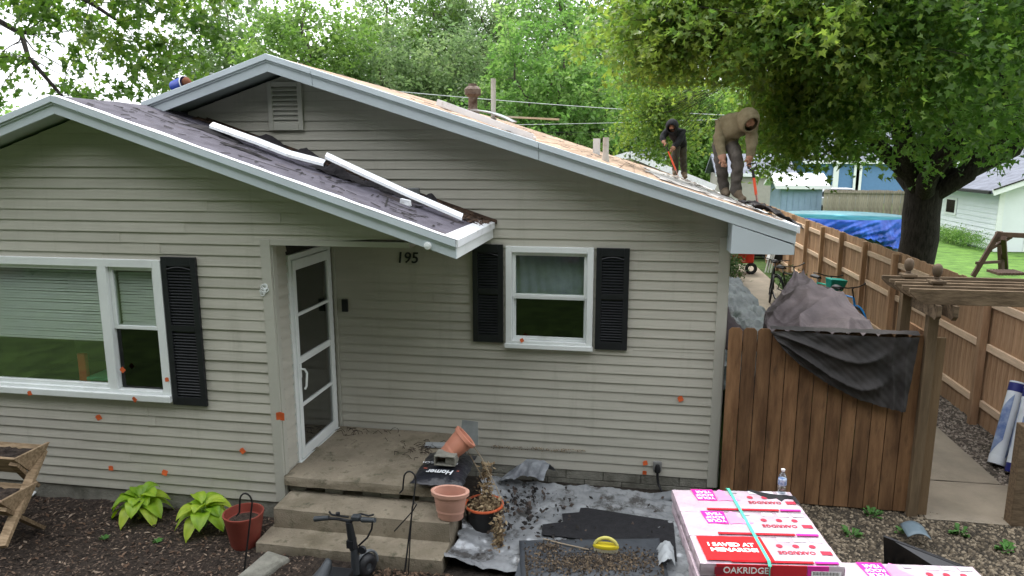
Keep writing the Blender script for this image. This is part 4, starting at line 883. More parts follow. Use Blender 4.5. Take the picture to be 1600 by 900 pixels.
M_feltb = mat('black_felt_paper', (.012, .012, .014), .8, .3, 14, .3, 60)
pol = [atz(x_, y_, G+.07) for x_, y_ in ((848, 822), (880, 818), (878, 805), (905, 803), (907, 796), (918, 796), (1052, 817), (1058, 880), (960, 850), (846, 838))]
m = MB(); m.prism([(p.x, p.y) for p in pol], 'z', G+.082, G+.088); tag(m.build('felt_sheet', M_feltb), 'torn black felt sheet lying on the silver tarp', 'roofing felt')
tg = MB(); g = random.Random(8)
deb = [(g.gauss(-.98, .18), g.gauss(6.45, .28), G+.09+g.random()*.03) for i in range(300)] + [(g.uniform(-1.3, .4), g.uniform(5.5, 6.9), G+.085) for i in range(90)]
o = chips_at('roof_debris', deb, (.006, .032), chipmat('roof_crumbs', (.010, .009, .009), (.03, .026, .024), (.08, .06, .05)), None, 12); tag(o, 'black roofing crumbs strewn over the silver tarp', 'debris', kind='stuff')
M_lid = mat('grey_plastic_lid', (.055, .062, .072), .5, .15, 6, .1, 30)
la, lb, lc, ld = atz(811, 842, .02), atz(1030, 838, .02), atz(1045, 900, .02), atz(815, 905, .02)
m = MB(); 
def lid(u, v): p = ld.lerp(lc, u).lerp(la.lerp(lb, u), v); k = min(1, 9*min(u, 1-u), 9*min(v, 1-v)); return (p.x, p.y, .0+.028*k-.006*math.sin(u*3.1)*math.sin(v*3.1))
m.grid(lid, 36, 20); lid_o = wempty('storage_lid', (la.x+.5, 5.6, G), 'dark grey plastic lid covered with mulch crumbs on the tarp', 'lid')
m.build('panel', M_lid, lid_o, smooth=True, solid=.006)
m = MB()
for i in range(12): p = ld.lerp(lc, (i+.5)/12); m.box(p.x-.025, p.x+.025, p.y-.02, p.y+.0, -.05, .0)
m.build('rim_teeth', M_lid, lid_o)
MB().box(la.x+.05, lb.x-.05, ld.y+.05, la.y-.05, G, -.005).build('underside', M_lid, lid_o)
cr_ = []
for i in range(3600):
    u = min(.97, max(.04, g.gauss(.5, .27))); v = min(.9, max(.02, g.gauss(.33, .16))); p = Vector(lid(u, v)); cr_.append((p.x, p.y, p.z+.003+.010*g.random()))
for i in range(260): p = Vector(lid(min(1, max(0, g.gauss(.19, .05))), min(1, max(0, g.gauss(.72, .07))))); cr_.append((p.x, p.y, p.z+.004+.018*g.random()))
o = chips_at('mulch_crumbs', cr_, (.005, .016), chipmat('crumbs', (.02, .015, .011), (.06, .045, .032), (.19, .14, .09)), None, 14); tag(o, 'brown mulch crumbs heaped across the grey plastic lid', 'mulch', kind='stuff')
bp = Vector(lid(.60, .62)); br = wempty('scrub_brush', tuple(bp), 'yellow scrubbing brush with arched handle standing on the grey lid', 'brush')
M_yel = mat('yellow_plastic', (.62, .50, .03), .45, .1)
m = MB(); m.lathe([(0, .038), (.110, .038), (.114, .050), (.104, .066), (0, .07)], 22, c=(bp.x, bp.y, bp.z), sx=1.0, sy=.42); m.build('brush_block', M_yel, br, smooth=True)
m = MB(); m.lathe([(0, 0), (.104, 0), (.107, .038), (0, .039)], 30, c=(bp.x, bp.y, bp.z), sx=1.0, sy=.42); m.build('bristles', mat('bristles', (.55, .50, .34), .9, .25, 60, .8, 150), br)
m = MB(); m.tube([(bp.x-.095+.19*k/10, bp.y, bp.z+.062+.065*math.sin(math.pi*k/10)**.6) for k in range(11)], .016, 8); m.build('handle', mat('yellow_handle', (.66, .60, .16), .4, .1), br, smooth=True)
st = [Vector(lid(u, v))+Vector((0, 0, .02)) for u, v in ((.17, .98), (.30, .78), (.48, .62))]; m = MB(); m.tube(st, .006, 6); tag(m.build('stick', mat('bare_stick', (.26, .21, .15), .8, .2)), 'thin bare stick lying across the grey lid beside the brush', 'stick')
# plastic wrap by the stack
m = MB(); w0 = atz(1043, 868, .05); m.grid(lambda u, v: (w0.x-.10+.16*u, w0.y-.12+.3*v, G+.06+.12*math.sin(2.6*u)+.02*vnoise(u*6, v*6)), 10, 10); tag(m.build('plastic_wrap', mat('clear_wrap', (.42, .45, .47), .2, .1, 6, .3, 12, spec=.6), smooth='all'), 'crumpled clear plastic wrap lying beside the shingle stack', 'wrap')

# ================================================================== shingle stacks
M_pink = mat('pink_wrapper', (.66, .43, .54), .28, .06, 2.5, .35, 10, spec=.5, col2=(.80, .68, .74))
M_white_w = mat('white_wrapper', (.46, .355, .42), .25, .06, 3.5, .7, 11, spec=.5, col2=(.535, .46, .505))
M_mag = mat('magenta_print', (.62, .03, .30), .35, .1); M_red = mat('red_print_band', (.50, .022, .035), .3, .12, 3); M_lred = mat('red_label', (.72, .02, .025), .28, .06, 3, .2, 9)
M_gry = mat('grey_print', (.38, .36, .40), .5, .2); M_wpr = mat('white_letters', (.85, .83, .84), .5, .05); M_rtx = mat('red_letters', (.42, .03, .06), .5, .1)
ZT = .80; cA, cB, cC, cD = atz(1058, 769, ZT), atz(1248, 769, ZT), atz(1309, 879, ZT), atz(1079, 868, ZT)
xl_, xr_ = (cA.x+cD.x)/2, (cB.x+cC.x)/2; yb_, yf_ = (cA.y+cB.y)/2, (cC.y+cD.y)/2
ang = math.atan2(((cB-cA)+(cC-cD)).y, ((cB-cA)+(cC-cD)).x); ctr = (cA+cB+cC+cD)/4; BW, BD, BH = .925, .345, .104
def bundle(loc, rz, label, printed=True, label_sheet=False, torn=False, front=False):
    t = empty('shingle_bundle', loc, rz, label, 'shingle bundle', 'pink wrapped shingle bundles'); m = MB(); hw, hd = BW/2, BD/2
    def P(u, v):   # rounded pillow-like wrapper
        x = -hw+BW*u; y = -hd+BD*v; e = min(1, 14*min(u, 1-u))*min(1, 9*min(v, 1-v)); return (x, y, BH-.014+.014*e**.5+.003*vnoise(u*11+loc[0]*9, v*5+loc[1]*7))
    m.grid(P, 30, 12); m.grid(lambda u, v: (-hw+BW*u, -hd-.004*math.sin(math.pi*v)+.002*vnoise(u*13, v*3, loc[2]), .004+(BH-.018)*v), 30, 3); m.grid(lambda u, v: (hw-BW*u, hd+.004*math.sin(math.pi*v), .004+(BH-.018)*v), 20, 3)
    m.grid(lambda u, v: (hw+.006*math.sin(math.pi*v)+.003*vnoise(u*9, v*4), -hd+BD*u, .004+(BH-.018)*v), 10, 3); m.grid(lambda u, v: (-hw-.006*math.sin(math.pi*v)+.003*vnoise(u*9, v*4, 2), hd-BD*u, .004+(BH-.018)*v), 10, 3)
    m.box(-hw+.01, hw-.01, -hd+.01, hd-.01, .0, .02)
    m.build('wrapper', [M_white_w], t, smooth=True)
    zt = BH+.0035
    if printed and not label_sheet:
        m = MB(); m.prism([(-hw+.16, -.03), (-hw+.31, -.03), (-hw+.31, hd-.02), (-hw+.14, hd-.02)], 'z', zt-.001, zt+.0005); m.build('magenta_panel', M_mag, t)
        text_mesh('lettering', 'YOUR\nROOF\nYEAR', .050, M_wpr, Matrix.Translation((-hw+.23, .06, zt+.001)) @ Matrix.Rotation(math.pi, 4, 'Z'), t, bold=.0008)
        m = MB(); m.prism([(-hw+.32, .10), (-hw+.36, .155), (-hw+.40, .13), (-hw+.395, .08), (-hw+.44, .03), (-hw+.49, -.01), (-hw+.45, -.03), (-hw+.38, -.02), (-hw+.32, -.03)], 'z', zt-.001, zt+.0005); m.build('pink_figure', mat('pink_print', (.72, .25, .5), .4, .1), t)
        m = MB(); m.box(-hw+.44, -hw+.49, .10, .14, zt-.001, zt+.0005); m.build('print_patch', M_gry, t)
    if printed:
        for k in range(3):
            m = MB(); m.box(.12+.11*k, .20+.11*k, .09, .14, zt-.001, zt+.0004); m.build('print_patch', mat('pale_grey_print', (.55, .52, .57), .5, .1), t)
            m = MB(); m.lathe([(0, 0), (.022, 0), (.022, .0006), (0, .0006)], 16, c=(.11+.11*k, .035, zt)); m.build('round_symbol', M_rtx, t)
        text_mesh('lettering', 'OAKRIDGE', .052, M_rtx, Matrix.Translation((.20, -.045, zt+.0005)) @ Matrix.Rotation(math.pi, 4, 'Z'), t, bold=.001, squeeze=.95)
        m = MB(); m.box(.36, .43, -.065, -.02, zt-.001, zt+.0005); m.build('red_mark', M_rtx, t)
        m = MB(); m.box(-.26, .27, -hd+.006, -hd+.028, zt-.006, zt-.001); m.build('red_band', M_red, t); m = MB(); m.box(.28, .43, -hd+.006, -hd+.028, zt-.006, zt-.001); m.build('magenta_band', M_mag, t)
    if front:
        m = MB(); m.box(-.36, .22, -hd-.010, -hd-.004, .008, BH-.010); m.build('red_band', M_red, t); m = MB(); m.box(.225, .36, -hd-.010, -hd-.004, .010, BH-.010); m.build('magenta_band', M_mag, t)
        m = MB(); m.box(-.37, -.31, -hd-.0105, -hd-.005, .02, BH-.03); m.build('red_mark', mat('dark_red_mark', (.25, .02, .04), .5, .1), t)
        text_mesh('lettering', 'OAKRIDGE', .062, M_wpr, Matrix.Translation((-.17, -hd-.011, BH*.5)) @ Matrix.Rotation(R(90), 4, 'X'), t, bold=.001, squeeze=.95)
        m = MB(); m.box(.25, .44, -hd-.012, -hd-.0105, .008, .06); tk = m.build('barcode_sticker', M_wpr, t)
        m = MB()
        for k in range(24): m.box(.262+.007*k, .262+.007*k+(.002 if k % 3 else .004), -hd-.0128, -hd-.0121, .034, .056)
        m.build('barcode', mat('barcode_ink', (.05, .05, .06), .5, .1), tk)
    if label_sheet:
        m = MB(); m.grid(lambda u, v: (-hw+.045+.44*u+.010*v*-1, -hd+.015+.30*v, zt+.002+.0015*vnoise(u*9, v*7)), 12, 8); sh = m.build('red_label', M_lred, t, smooth='all')
        text_mesh('lettering', 'I SAVED AT', .062, M_wpr, Matrix.Translation((-hw+.245, -hd+.20, zt+.0045)), sh, bold=.0022)
        text_mesh('lettering', 'MENARDS!', .060, M_wpr, Matrix.Translation((-hw+.255, -hd+.135, zt+.0045)), sh, bold=.0026, squeeze=1.1)
    if torn:
        m = MB(); m.prism([(.12, .15), (.19, .08), (.25, .02), (.31, .03), (.335, -.02), (.37, .02), (.435, .03), (.43, -.03), (.462, -.07), (.462, .07), (.355, .085), (.29, .10), (.21, .13), (.16, .162)], 'z', zt-.002, zt+.0012); m.build('torn_hole', M_feltb, t)
    return t
rows = ('back', 'middle', 'front')
for lay in range(8):
    z = ZT-BH-lay*(BH+.002)
    if z < G-.02: break
    for r_ in range(3):
        off = (1-r_)*(BD+.004); jx = random.uniform(-.012, .012) if lay else 0
        dx, dy = -math.sin(ang)*off, math.cos(ang)*off; topl = lay == 0
        nm = ['topmost', 'second from top', 'third from top', 'fourth from top', 'fifth from top', 'sixth from top', 'seventh from top', 'lowest'][lay]
        extra = {0: ' with a torn corner', 1: '', 2: ' with a red store label'}[r_] if topl else ''
        if lay and r_ != 2 and lay > 1: continue
        bundle((ctr.x+dx+jx, ctr.y+dy-(.01 if lay else 0), z), ang+random.uniform(-.008, .008), '%s pink bundle in the %s row of the tall stack%s' % (nm, rows[r_], extra), topl, topl and r_ == 2, topl and r_ == 0, r_ == 2 and lay < 3)
sb = MB(); sp = [Vector((-.02+.1*0, y_, 0)) for y_ in (0,)]
ca, sa = math.cos(ang), math.sin(ang)
def loc2(u, v, z): return Vector((ctr.x+u*ca-v*sa, ctr.y+u*sa+v*ca, z))
hd3 = BD*1.5+.004
bandp = [loc2(-.03, hd3+.014, .2), loc2(-.03, hd3+.014, ZT), loc2(-.025, hd3-.01, ZT+.012), loc2(-.02, 0, ZT+.008), loc2(-.02, -hd3+.01, ZT+.009), loc2(-.02, -hd3-.018, ZT-.014), loc2(-.02, -hd3-.022, .1)]
for a, b in zip(bandp, bandp[1:]): sb.bar(a, b, .022, .003, up=(1, 0, 0) if abs((b-a).z) > .2 else (0, 0, 1))
tag(sb.build('strapping_band', mat('green_strap', (.10, .52, .38), .4, .08)), 'green plastic strap running over the tall shingle stack', 'strap')
c2 = atz(1400, 893, .66)
for r_ in range(2):
    for lay in range(4):
        if lay and r_ == 0: continue
        bundle((c2.x+.10-math.sin(ang)*-r_*(BD+.004), c2.y-.05-math.cos(ang)*r_*(BD+.004), .66-BH-lay*(BH+.002)), ang-.02, ['topmost', 'second from top', 'third from top', 'fourth from top'][lay]+' pink shingle bundle in the %s row of the low right stack' % ('back', 'front')[r_], lay == 0)
# bottle on the stack
bt = loc2(.38, hd3-.05, ZT+.006); t = wempty('water_bottle', tuple(bt), 'small clear plastic water bottle standing on the shingle stack', 'bottle')
m = MB(); m.lathe([(0, 0), (.029, 0), (.032, .01), (.032, .055), (.029, .06), (.032, .065), (.032, .125), (.025, .15), (.012, .17), (.012, .182)], 18, c=tuple(bt)); m.build('body', glass('clear_plastic', (.86, .9, .92)), t, smooth=True)
m = MB(); m.lathe([(.0325, .068), (.033, .07), (.033, .115), (.0325, .117)], 18, c=tuple(bt)); m.build('wrapper', mat('blue_label', (.12, .22, .55), .4, .4, 30, col2=(.6, .66, .75)), t, smooth=True)
m = MB(); m.lathe([(.014, .18), (.015, .183), (.015, .196), (0, .197)], 14, c=tuple(bt)); m.build('cap', M_white, t, smooth=True)
# black panel and curved flashing on the gravel
pA, pB, pC = atz(1380, 838, .22), atz(1510, 888, .10), atz(1384, 880, G+.02)
m = MB(); m.hexa([(pC.x-.02, pC.y-.02, G), (pB.x+.25, pB.y-.40, G), (pB.x+.27, pB.y-.38, G), (pC.x, pC.y, G), (pA.x, pA.y, pA.z), (pB.x, pB.y, pB.z), (pB.x+.02, pB.y+.02, pB.z+.004), (pA.x+.01, pA.y+.02, pA.z+.006)])
tag(m.build('black_panel', mat('glossy_black', (.008, .008, .010), .25, .2, spec=.5), bevel=.004), 'thin black panel tilted up on the gravel beside the shingles', 'panel')
p = atz(1432, 852, G+.02); m = MB(); m.grid(lambda u, v: (p.x-.10+.20*u, p.y-.05+.20*v, G+.06+.10*math.sin(.6+2.0*u)+.02*v), 12, 4); tag(m.build('curved_flashing', mat('blue_grey_metal', (.13, .175, .205), .4, .08), smooth='all', solid=.004), 'curved blue-grey metal sheet on the gravel behind the black panel', 'flashing')
for k, (px, py, lab) in enumerate(((1500, 835, 'small green weed in the gravel near the front of the walk'), (1570, 860, 'small green weed in the gravel at the right edge'), (1330, 838, 'small green weed in the gravel beside the stack'), (1362, 805, 'small green weed at the foot of the gate'), (1412, 832, 'small green weed in the gravel behind the curved metal sheet'))):
    c = atz(px, py, G); m = MB(); g = random.Random(k)
    for i in range(26): a = g.uniform(0, 6.3); d = g.uniform(.02, .09); h = g.uniform(.01, .07); m.add([c+Vector((d*.3*math.cos(a), d*.3*math.sin(a), 0)), c+Vector((d*math.cos(a+.25), d*math.sin(a+.25), h)), c+Vector((d*1.3*math.cos(a), d*1.3*math.sin(a), h*.9)), c+Vector((d*math.cos(a-.25), d*math.sin(a-.25), h))], [(0, 1, 2, 3)])
    tag(m.build('weed', mat('weed_green', (.06, .16, .03), .6, .2)), lab, 'weed')
# ================================================================== gate across the side yard
M_gate = mat('brown_stained_wood', (.165, .082, .038), .75, .34, 4, .25, 22, stretch=(2.6, 2.6, .4), col2=(.25, .137, .066)); dirty(M_gate, (.04, .022, .013), .7, 2.5, .55, .72, stretch=(4, 4, 1))
M_fence = mat('new_fence_wood', (.335, .195, .105), .8, .26, 4, .25, 24, stretch=(3, 3, .4), col2=(.45, .285, .17)); dirty(M_fence, (.24, .15, .095), .5, 3, .55, .7, stretch=(5, 5, 1))
M_rail = mat('pale_fence_rail', (.58, .43, .30), .8, .12, 5, .3, 30, stretch=(6, .7, 6))
M_arbor = mat('weathered_arbor_wood', (.10, .068, .040), .8, .2, 6, .3, 30, stretch=(1, 5, 5), col2=(.175, .125, .078))
GY = 7.10
gate = wempty('wooden_gate', (1.9, GY, G), 'brown dog-eared board gate panel closing the side yard', 'gate')
w = .139; x = XR+.03; i = 0
while x < 2.74:
    x1 = min(x+w, 2.80); h = 1.735+random.uniform(-.004, .004); m = MB(); c_ = .03
    m.prism([(x+.003, -.07), (x1-.004, -.07), (x1-.004, h-c_), (x1-.004-c_*.9, h), (x+.003+c_*.9, h), (x+.003, h-c_)], 'y', GY-.010+random.uniform(-.002, .002), GY+.010); m.build('picket', M_gate, gate, bevel=.002); x = x1; i += 1
for zz in (.25, .9, 1.5): MB().box(XR+.04, 2.8, GY+.012, GY+.05, zz, zz+.09).build('rail', M_gate, gate)
MB().box(2.80, 2.955, GY-.035, GY+.008, -.08, 1.72).build('post_board', mat('gate_post_wood', (.15, .10, .055), .8, .15, 5, .3, 26, stretch=(7, 7, .7)), gate, bevel=.003)
# arbor
arb = wempty('arbor', (3.4, 7.5, G), 'weathered wooden arbor with slatted top and round post finials', 'arbor')
def post(x, y, z1, s=.045, fin=True):
    MB().box(x-s, x+s, y-s, y+s, G-.05, z1).build('post', mat('arbor_post_wood', (.12, .082, .046), .8, .25, 4, .3, 26, stretch=(3, 3, .4), col2=(.17, .12, .07)), arb, bevel=.004)
    if fin:
        MB().box(x-s-.02, x+s+.02, y-s-.02, y+s+.02, z1, z1+.03).build('post_cap', M_arbor, arb, bevel=.006)
        m = MB(); m.lathe([(.036, .03), (.022, .042), (.026, .05), (.022, .058), (.034, .075), (.042, .105), (.044, .135), (.036, .165), (.017, .182), (0, .184)], 18, c=(x, y, z1)); m.build('finial', mat('finial_wood', (.10, .07, .045), .75, .2, 8), arb, smooth=True)
pL, pF = aty(1458, 470, 7.07), aty(1418, 440, 7.42)
post(pL.x+.01, 7.07, 2.24); post(pF.x, 7.42, 2.24); post(4.12, 7.07, 2.24); post(4.12, 7.42, 2.24)
for xx in (pL.x-.06, pL.x+.08, 4.05, 4.19):
    m = MB(); m.prism([(6.76, 1.985), (6.80, 1.945), (6.85, 1.955), (7.55, 1.955), (7.60, 1.945), (7.64, 1.985), (7.64, 2.085), (6.76, 2.085)], 'x', xx-.02, xx+.02); m.build('beam', M_arbor, arb, bevel=.003)
for k, yy in enumerate((6.83, 7.005, 7.19, 7.34, 7.56)):
    x0 = 2.50; m = MB(); m.prism([(x0+.13, 2.087), (5.2, 2.087), (5.2, 2.225), (x0, 2.225), (x0, 2.19), (x0+.06, 2.13)], 'y', yy-.017, yy+.017); m.build('rafter', M_arbor, arb, bevel=.003)
MB().box(pL.x+.08, pL.x+.11, 7.10, 7.9, G, 1.70).build('side_board', M_gate, arb)
tag(MB().box(3.665, 3.80, 6.98, 7.11, G-.05, .92).build('short_post', M_arbor, bevel=.008), 'short square wooden post at the right edge beside the rolls', 'post')
# ================================================================== tall fence on the right
FX = 4.62
fence = wempty('board_fence', (FX, 14, G), 'tall new wooden board fence running back along the side yard', 'fence')
pm = MB().box(-.009, .009, 0, .137, 0, 1.86).mesh('picket'); pm.materials.append(M_fence)
y = 7.0
while y < 27:
    z0 = G-.02+random.uniform(-.012, .012); o = link('picket', pm, None, fence, (FX+random.uniform(-.003, .003), y, z0)); y += .141
ys = [8.15, 9.82, 11.5, 13.15, 14.8, 16.4, 18.0, 19.6, 21.3, 23.0, 24.7, 26.4]
for k, yy in enumerate(ys):
    MB().box(FX-.135, FX-.045, yy-.045, yy+.045, G-.1, 1.74+.02*(k % 3)).build('post', M_fence, fence, bevel=.004)
    if k+1 < len(ys):
        for zz in (.17, .93, 1.50): MB().box(FX-.052, FX-.012, yy+.05, ys[k+1]-.05, zz, zz+.09).build('rail', M_rail, fence, bevel=.003)
for zz in (.17, .93, 1.50): MB().box(FX-.052, FX-.012, 6.9, 8.10, zz, zz+.09).build('rail', M_rail, fence)
# ================================================================== cover slung over the gate
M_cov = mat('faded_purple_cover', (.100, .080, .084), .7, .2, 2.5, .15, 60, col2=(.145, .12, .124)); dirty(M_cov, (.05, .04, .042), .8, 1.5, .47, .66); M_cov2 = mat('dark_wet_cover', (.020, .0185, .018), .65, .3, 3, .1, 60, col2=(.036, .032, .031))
cov = wempty('grill_cover', (2.1, 8, G), 'faded purple-grey fabric cover over a bulky grill behind the gate', 'cover')
rows_ = [(7.13, ((1200, 520), (1235, 518), (1270, 521), (1320, 524), (1362, 526), (1392, 528))),
         (7.55, ((1193, 503), (1222, 501), (1258, 491), (1302, 494), (1343, 506), (1373, 521))),
         (8.05, ((1197, 490), (1224, 478), (1262, 465), (1306, 467), (1341, 486), (1363, 513))),
         (8.6, ((1204, 477), (1227, 462), (1260, 449), (1297, 449), (1326, 469), (1346, 498))),
         (9.2, ((1216, 462), (1230, 447), (1250, 439), (1277, 442), (1302, 455), (1320, 476))),
         (9.8, ((1230, 445), (1237, 431), (1243, 424), (1256, 433), (1271, 445), (1286, 462)))]
P3 = [[aty(a, b, Y) for a, b in pr] for Y, pr in rows_]
def bil(P, u, v, S=1.):
    fu = u*(len(P[0])-1); fv = v*(len(P)-1); i = min(int(fu), len(P[0])-2); j = min(int(fv), len(P)-2); a = fu-i; b = fv-j
    sm = lambda t: t*t*(3-2*t); b = .5*b+.5*sm(b)
    return P[j][i].lerp(P[j][i+1], a).lerp(P[j+1][i].lerp(P[j+1][i+1], a), b)
def covp(u, v):
    p = bil(P3, u, v); k = math.sin(math.pi*u)**.5 if 0 < u < 1 else 0
    f1 = abs(math.sin(u*9-v*5+.8*math.sin(v*5+u*2))); f2 = abs(math.sin(u*5+v*7+1.2*math.sin(u*6)));  p.z += (.075*(1-f1)**2+.065*(1-f2)**3-.04)*k+.03*vnoise(u*5, v*5, 2)*k+.012*abs(vnoise(u*17+v*9, v*15-u*8, 4)); p.x += .02*vnoise(v*6, u*4); return p
m = MB(); m.grid(covp, 90, 80)
m.grid(lambda u, v: covp(0, u).lerp(Vector((covp(0, u).x-.12-.05*math.sin(u*14), covp(0, u).y, .2)), v), 30, 8); m.grid(lambda u, v: covp(1, u).lerp(Vector((covp(1, u).x+.10+.05*math.sin(u*14), covp(1, u).y, .2)), v), 30, 8)
m.grid(lambda u, v: covp(u, 1).lerp(Vector((covp(u, 1).x+.1*(u-.5), covp(u, 1).y+.1, .3)), v), 20, 6)
m.build('cover_body', M_cov, cov, smooth='all')
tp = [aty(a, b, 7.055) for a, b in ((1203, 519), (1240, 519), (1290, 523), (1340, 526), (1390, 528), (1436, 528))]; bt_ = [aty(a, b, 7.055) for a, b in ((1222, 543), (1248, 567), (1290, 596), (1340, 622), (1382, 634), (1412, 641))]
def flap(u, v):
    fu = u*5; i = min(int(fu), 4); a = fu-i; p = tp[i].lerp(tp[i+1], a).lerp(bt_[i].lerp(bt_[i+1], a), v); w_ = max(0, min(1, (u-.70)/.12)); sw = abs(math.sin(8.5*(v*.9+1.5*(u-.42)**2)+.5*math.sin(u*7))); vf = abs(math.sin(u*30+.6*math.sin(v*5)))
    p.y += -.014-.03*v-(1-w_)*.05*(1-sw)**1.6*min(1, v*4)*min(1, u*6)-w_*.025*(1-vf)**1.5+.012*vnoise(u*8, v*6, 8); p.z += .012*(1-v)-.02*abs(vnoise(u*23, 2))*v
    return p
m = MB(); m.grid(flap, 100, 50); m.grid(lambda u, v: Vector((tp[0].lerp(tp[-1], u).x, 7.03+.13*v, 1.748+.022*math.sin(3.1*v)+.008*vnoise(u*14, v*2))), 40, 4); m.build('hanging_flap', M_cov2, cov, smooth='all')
# green tarp on the ground behind, second cover by the wall
m = MB(); m.grid(lambda u, v: (1.0+1.85*u, 9.5+10.0*v, .04+.20*(crumple(u*4, v*9)+.6)+.35*math.sin(u*3.1)*abs(math.sin(v*5+.6))*(1-.3*v)), 30, 50)
tag(m.build('green_tarp', mat('dark_green_tarp', (.010, .026, .023), .45, .4, 4, .5, 9, spec=.2, col2=(.034, .052, .052)), smooth='all'), 'rumpled dark green tarp spread between the house wall and the walk', 'tarp')
m = MB(); a = aty(1136, 452, 8.2); m.grid(lambda u, v: Vector((1.0+.55*u*(.35+v), 7.4+.9*u+.1*v, a.z-.05-.75*v*(.6+.4*u)-.35*u*(1-v)+.04*vnoise(u*6, v*7))), 16, 20)
tag(m.build('fabric_cover', M_cov, smooth='all', solid=.006), 'purple-grey fabric draped against the house corner behind the gate', 'cover')
# ================================================================== bicycles
M_tyre = mat('tyre_rubber', (.015, .015, .016), .7, .2); M_spoke = mat('spoke_steel', (.4, .4, .42), .4, .1, metal=.8)
def bike(loc, rz, lean, frame_m, label, basket=False):
    t = empty('bicycle', loc, rz, label, 'bicycle', 'bicycles leaning along the fence'); t.rotation_euler = (lean, 0, rz); rr = .33
    for wx in (-.52, .52):
        Mx = Matrix.Translation((wx, 0, rr)) @ Matrix.Rotation(R(90), 4, 'X'); wo = MB(); wo.torus(rr-.02, .022, 32, 8, Mx); wo = wo.build('wheel', M_tyre, t, smooth=True)
        m = MB(); m.torus(rr-.045, .009, 28, 6, Mx); m.build('rim', M_spoke, wo, smooth=True)
        m = MB()
        for k in range(14): a = k*math.pi/7; m.tube([(wx, .02*(-1)**k, rr), (wx+(rr-.045)*math.cos(a), 0, rr+(rr-.045)*math.sin(a))], .0022, 4)
        m.build('spokes', M_spoke, wo); m = MB()
        m.tube([(wx+(rr+.03)*math.cos(a), 0, rr+(rr+.03)*math.sin(a)) for a in [R(10+16*k) for k in range(11)]], .016, 6); m.build('mudguard', frame_m, t, smooth=True)
    fr = MB(); bb = (-.05, 0, .30); st = (-.20, 0, .78); hd = (.36, 0, .82); hb = (.40, 0, .68)
    for a, b, r_ in ((bb, st, .018), (bb, hb, .022), (st, hd, .018), (bb, (-.52, 0, rr), .012), (st, (-.52, 0, rr), .010), (hd, hb, .022), (hb, (.52, .05, rr), .013), (hb, (.52, -.05, rr), .013)): fr.tube([a, b], r_, 8)
    fr.build('frame', frame_m, t, smooth=True)
    m = MB(); m.tube([hd, (.33, 0, .98), (.36, .02, 1.02)], .014, 7); m.tube([(.18, .31, 1.04), (.30, .27, 1.05), (.37, .10, 1.02), (.37, -.10, 1.02), (.30, -.27, 1.05), (.18, -.31, 1.04)], .012, 7); m.build('handlebar', M_iron, t, smooth=True)
    m = MB(); m.tube([st, (-.24, 0, .90)], .014, 7); m.build('seat_post', M_spoke, t)
    m = MB(); m.grid(lambda u, v: (-.40+.28*u, (v-.5)*.19*(1-.75*u**1.5), .93-.04*(2*v-1)**2-.01*u), 8, 8); m.build('saddle', M_iron, t, smooth='all', solid=.03)
    if basket:
        m = MB(); m.hexa([(.46, -.13, .76), (.66, -.13, .76), (.66, .13, .76), (.46, .13, .76), (.43, -.18, 1.0), (.72, -.18, 1.0), (.72, .18, 1.0), (.43, .18, 1.0)]); m.build('basket', mat('teal_basket', (.01, .27, .22), .6, .15, 20, .3, 60), t, bevel=.02)
bike((4.30, 14.7, G), R(-80), R(7), mat('blue_bike_paint', (.01, .20, .55), .3, .1), 'bright blue bicycle nearest the gate, its front wheel beside the fence')
bike((4.02, 15.95, G), R(-78), R(-5), mat('teal_bike_paint', (.02, .38, .28), .3, .1), 'teal bicycle with a green front basket', True)
bike((3.72, 17.3, G), R(-75), R(6), M_iron, 'black bicycle standing just behind the teal one')
bike((3.45, 18.2, G), R(-100), R(-5), M_iron, 'black bicycle farthest from the gate')
# ================================================================== clutter at the end of the walk
t = wempty('folding_cart', (4.0, 21.5, G), 'black folded cart with white chairs leaning beside the walk', 'cart')
c0 = atz(1222, 424, G); m = MB(); m.box(c0.x-.35, c0.x+.55, c0.y, c0.y+.12, .15, 1.15); m.build('panel', mat('cart_black', (.02, .02, .022), .6, .2), t, bevel=.05)
m = MB(); m.tube([(c0.x-.42, c0.y-.1, G), (c0.x-.40, c0.y, 1.2), (c0.x+.5, c0.y, 1.22), (c0.x+.58, c0.y-.1, G)], .025, 8); m.build('frame', M_iron, t)
for k in range(3): m = MB(); m.tube([(c0.x-.55+.08*k, c0.y-.3, G), (c0.x-.32+.05*k, c0.y-.15, 1.05)], .022, 6); m.bar((c0.x-.5+.06*k, c0.y-.28, .3), (c0.x-.36+.05*k, c0.y-.18, .8), .12, .02); m.build('chair_slat', M_white, t)
c0 = atz(1152, 428, G); t = wempty('red_mower', tuple(c0), 'red riding mower under a white table top by the house wall', 'mower')
M_rp = mat('red_paint', (.50, .035, .02), .35, .1); m = MB(); m.box(c0.x-.7, c0.x+.45, c0.y-.1, c0.y+.6, .25, .62); m.build('body', M_rp, t, bevel=.05); m = MB(); m.box(c0.x-.5, c0.x+.15, c0.y, c0.y+.5, .68, .9); m.build('hood', M_rp, t, bevel=.06)
m = MB(); m.box(c0.x-.8, c0.x+.35, c0.y-.25, c0.y-.12, .60, .66); m.build('table_top', M_white, t)
for xx in (-.55, .38): m = MB(); m.torus(.13, .05, 20, 8, Matrix.Translation((c0.x+xx, c0.y-.05, G+.18)) @ Matrix.Rotation(R(90), 4, 'X')); m.build('wheel', M_tyre, t, smooth=True)
m = MB(); m.tube([(c0.x+.5, c0.y+.1, .6), (c0.x+.52, c0.y+.1, 1.05), (c0.x+.1, c0.y+.1, 1.2)], .03, 8); m.build('roll_bar', M_iron, t)
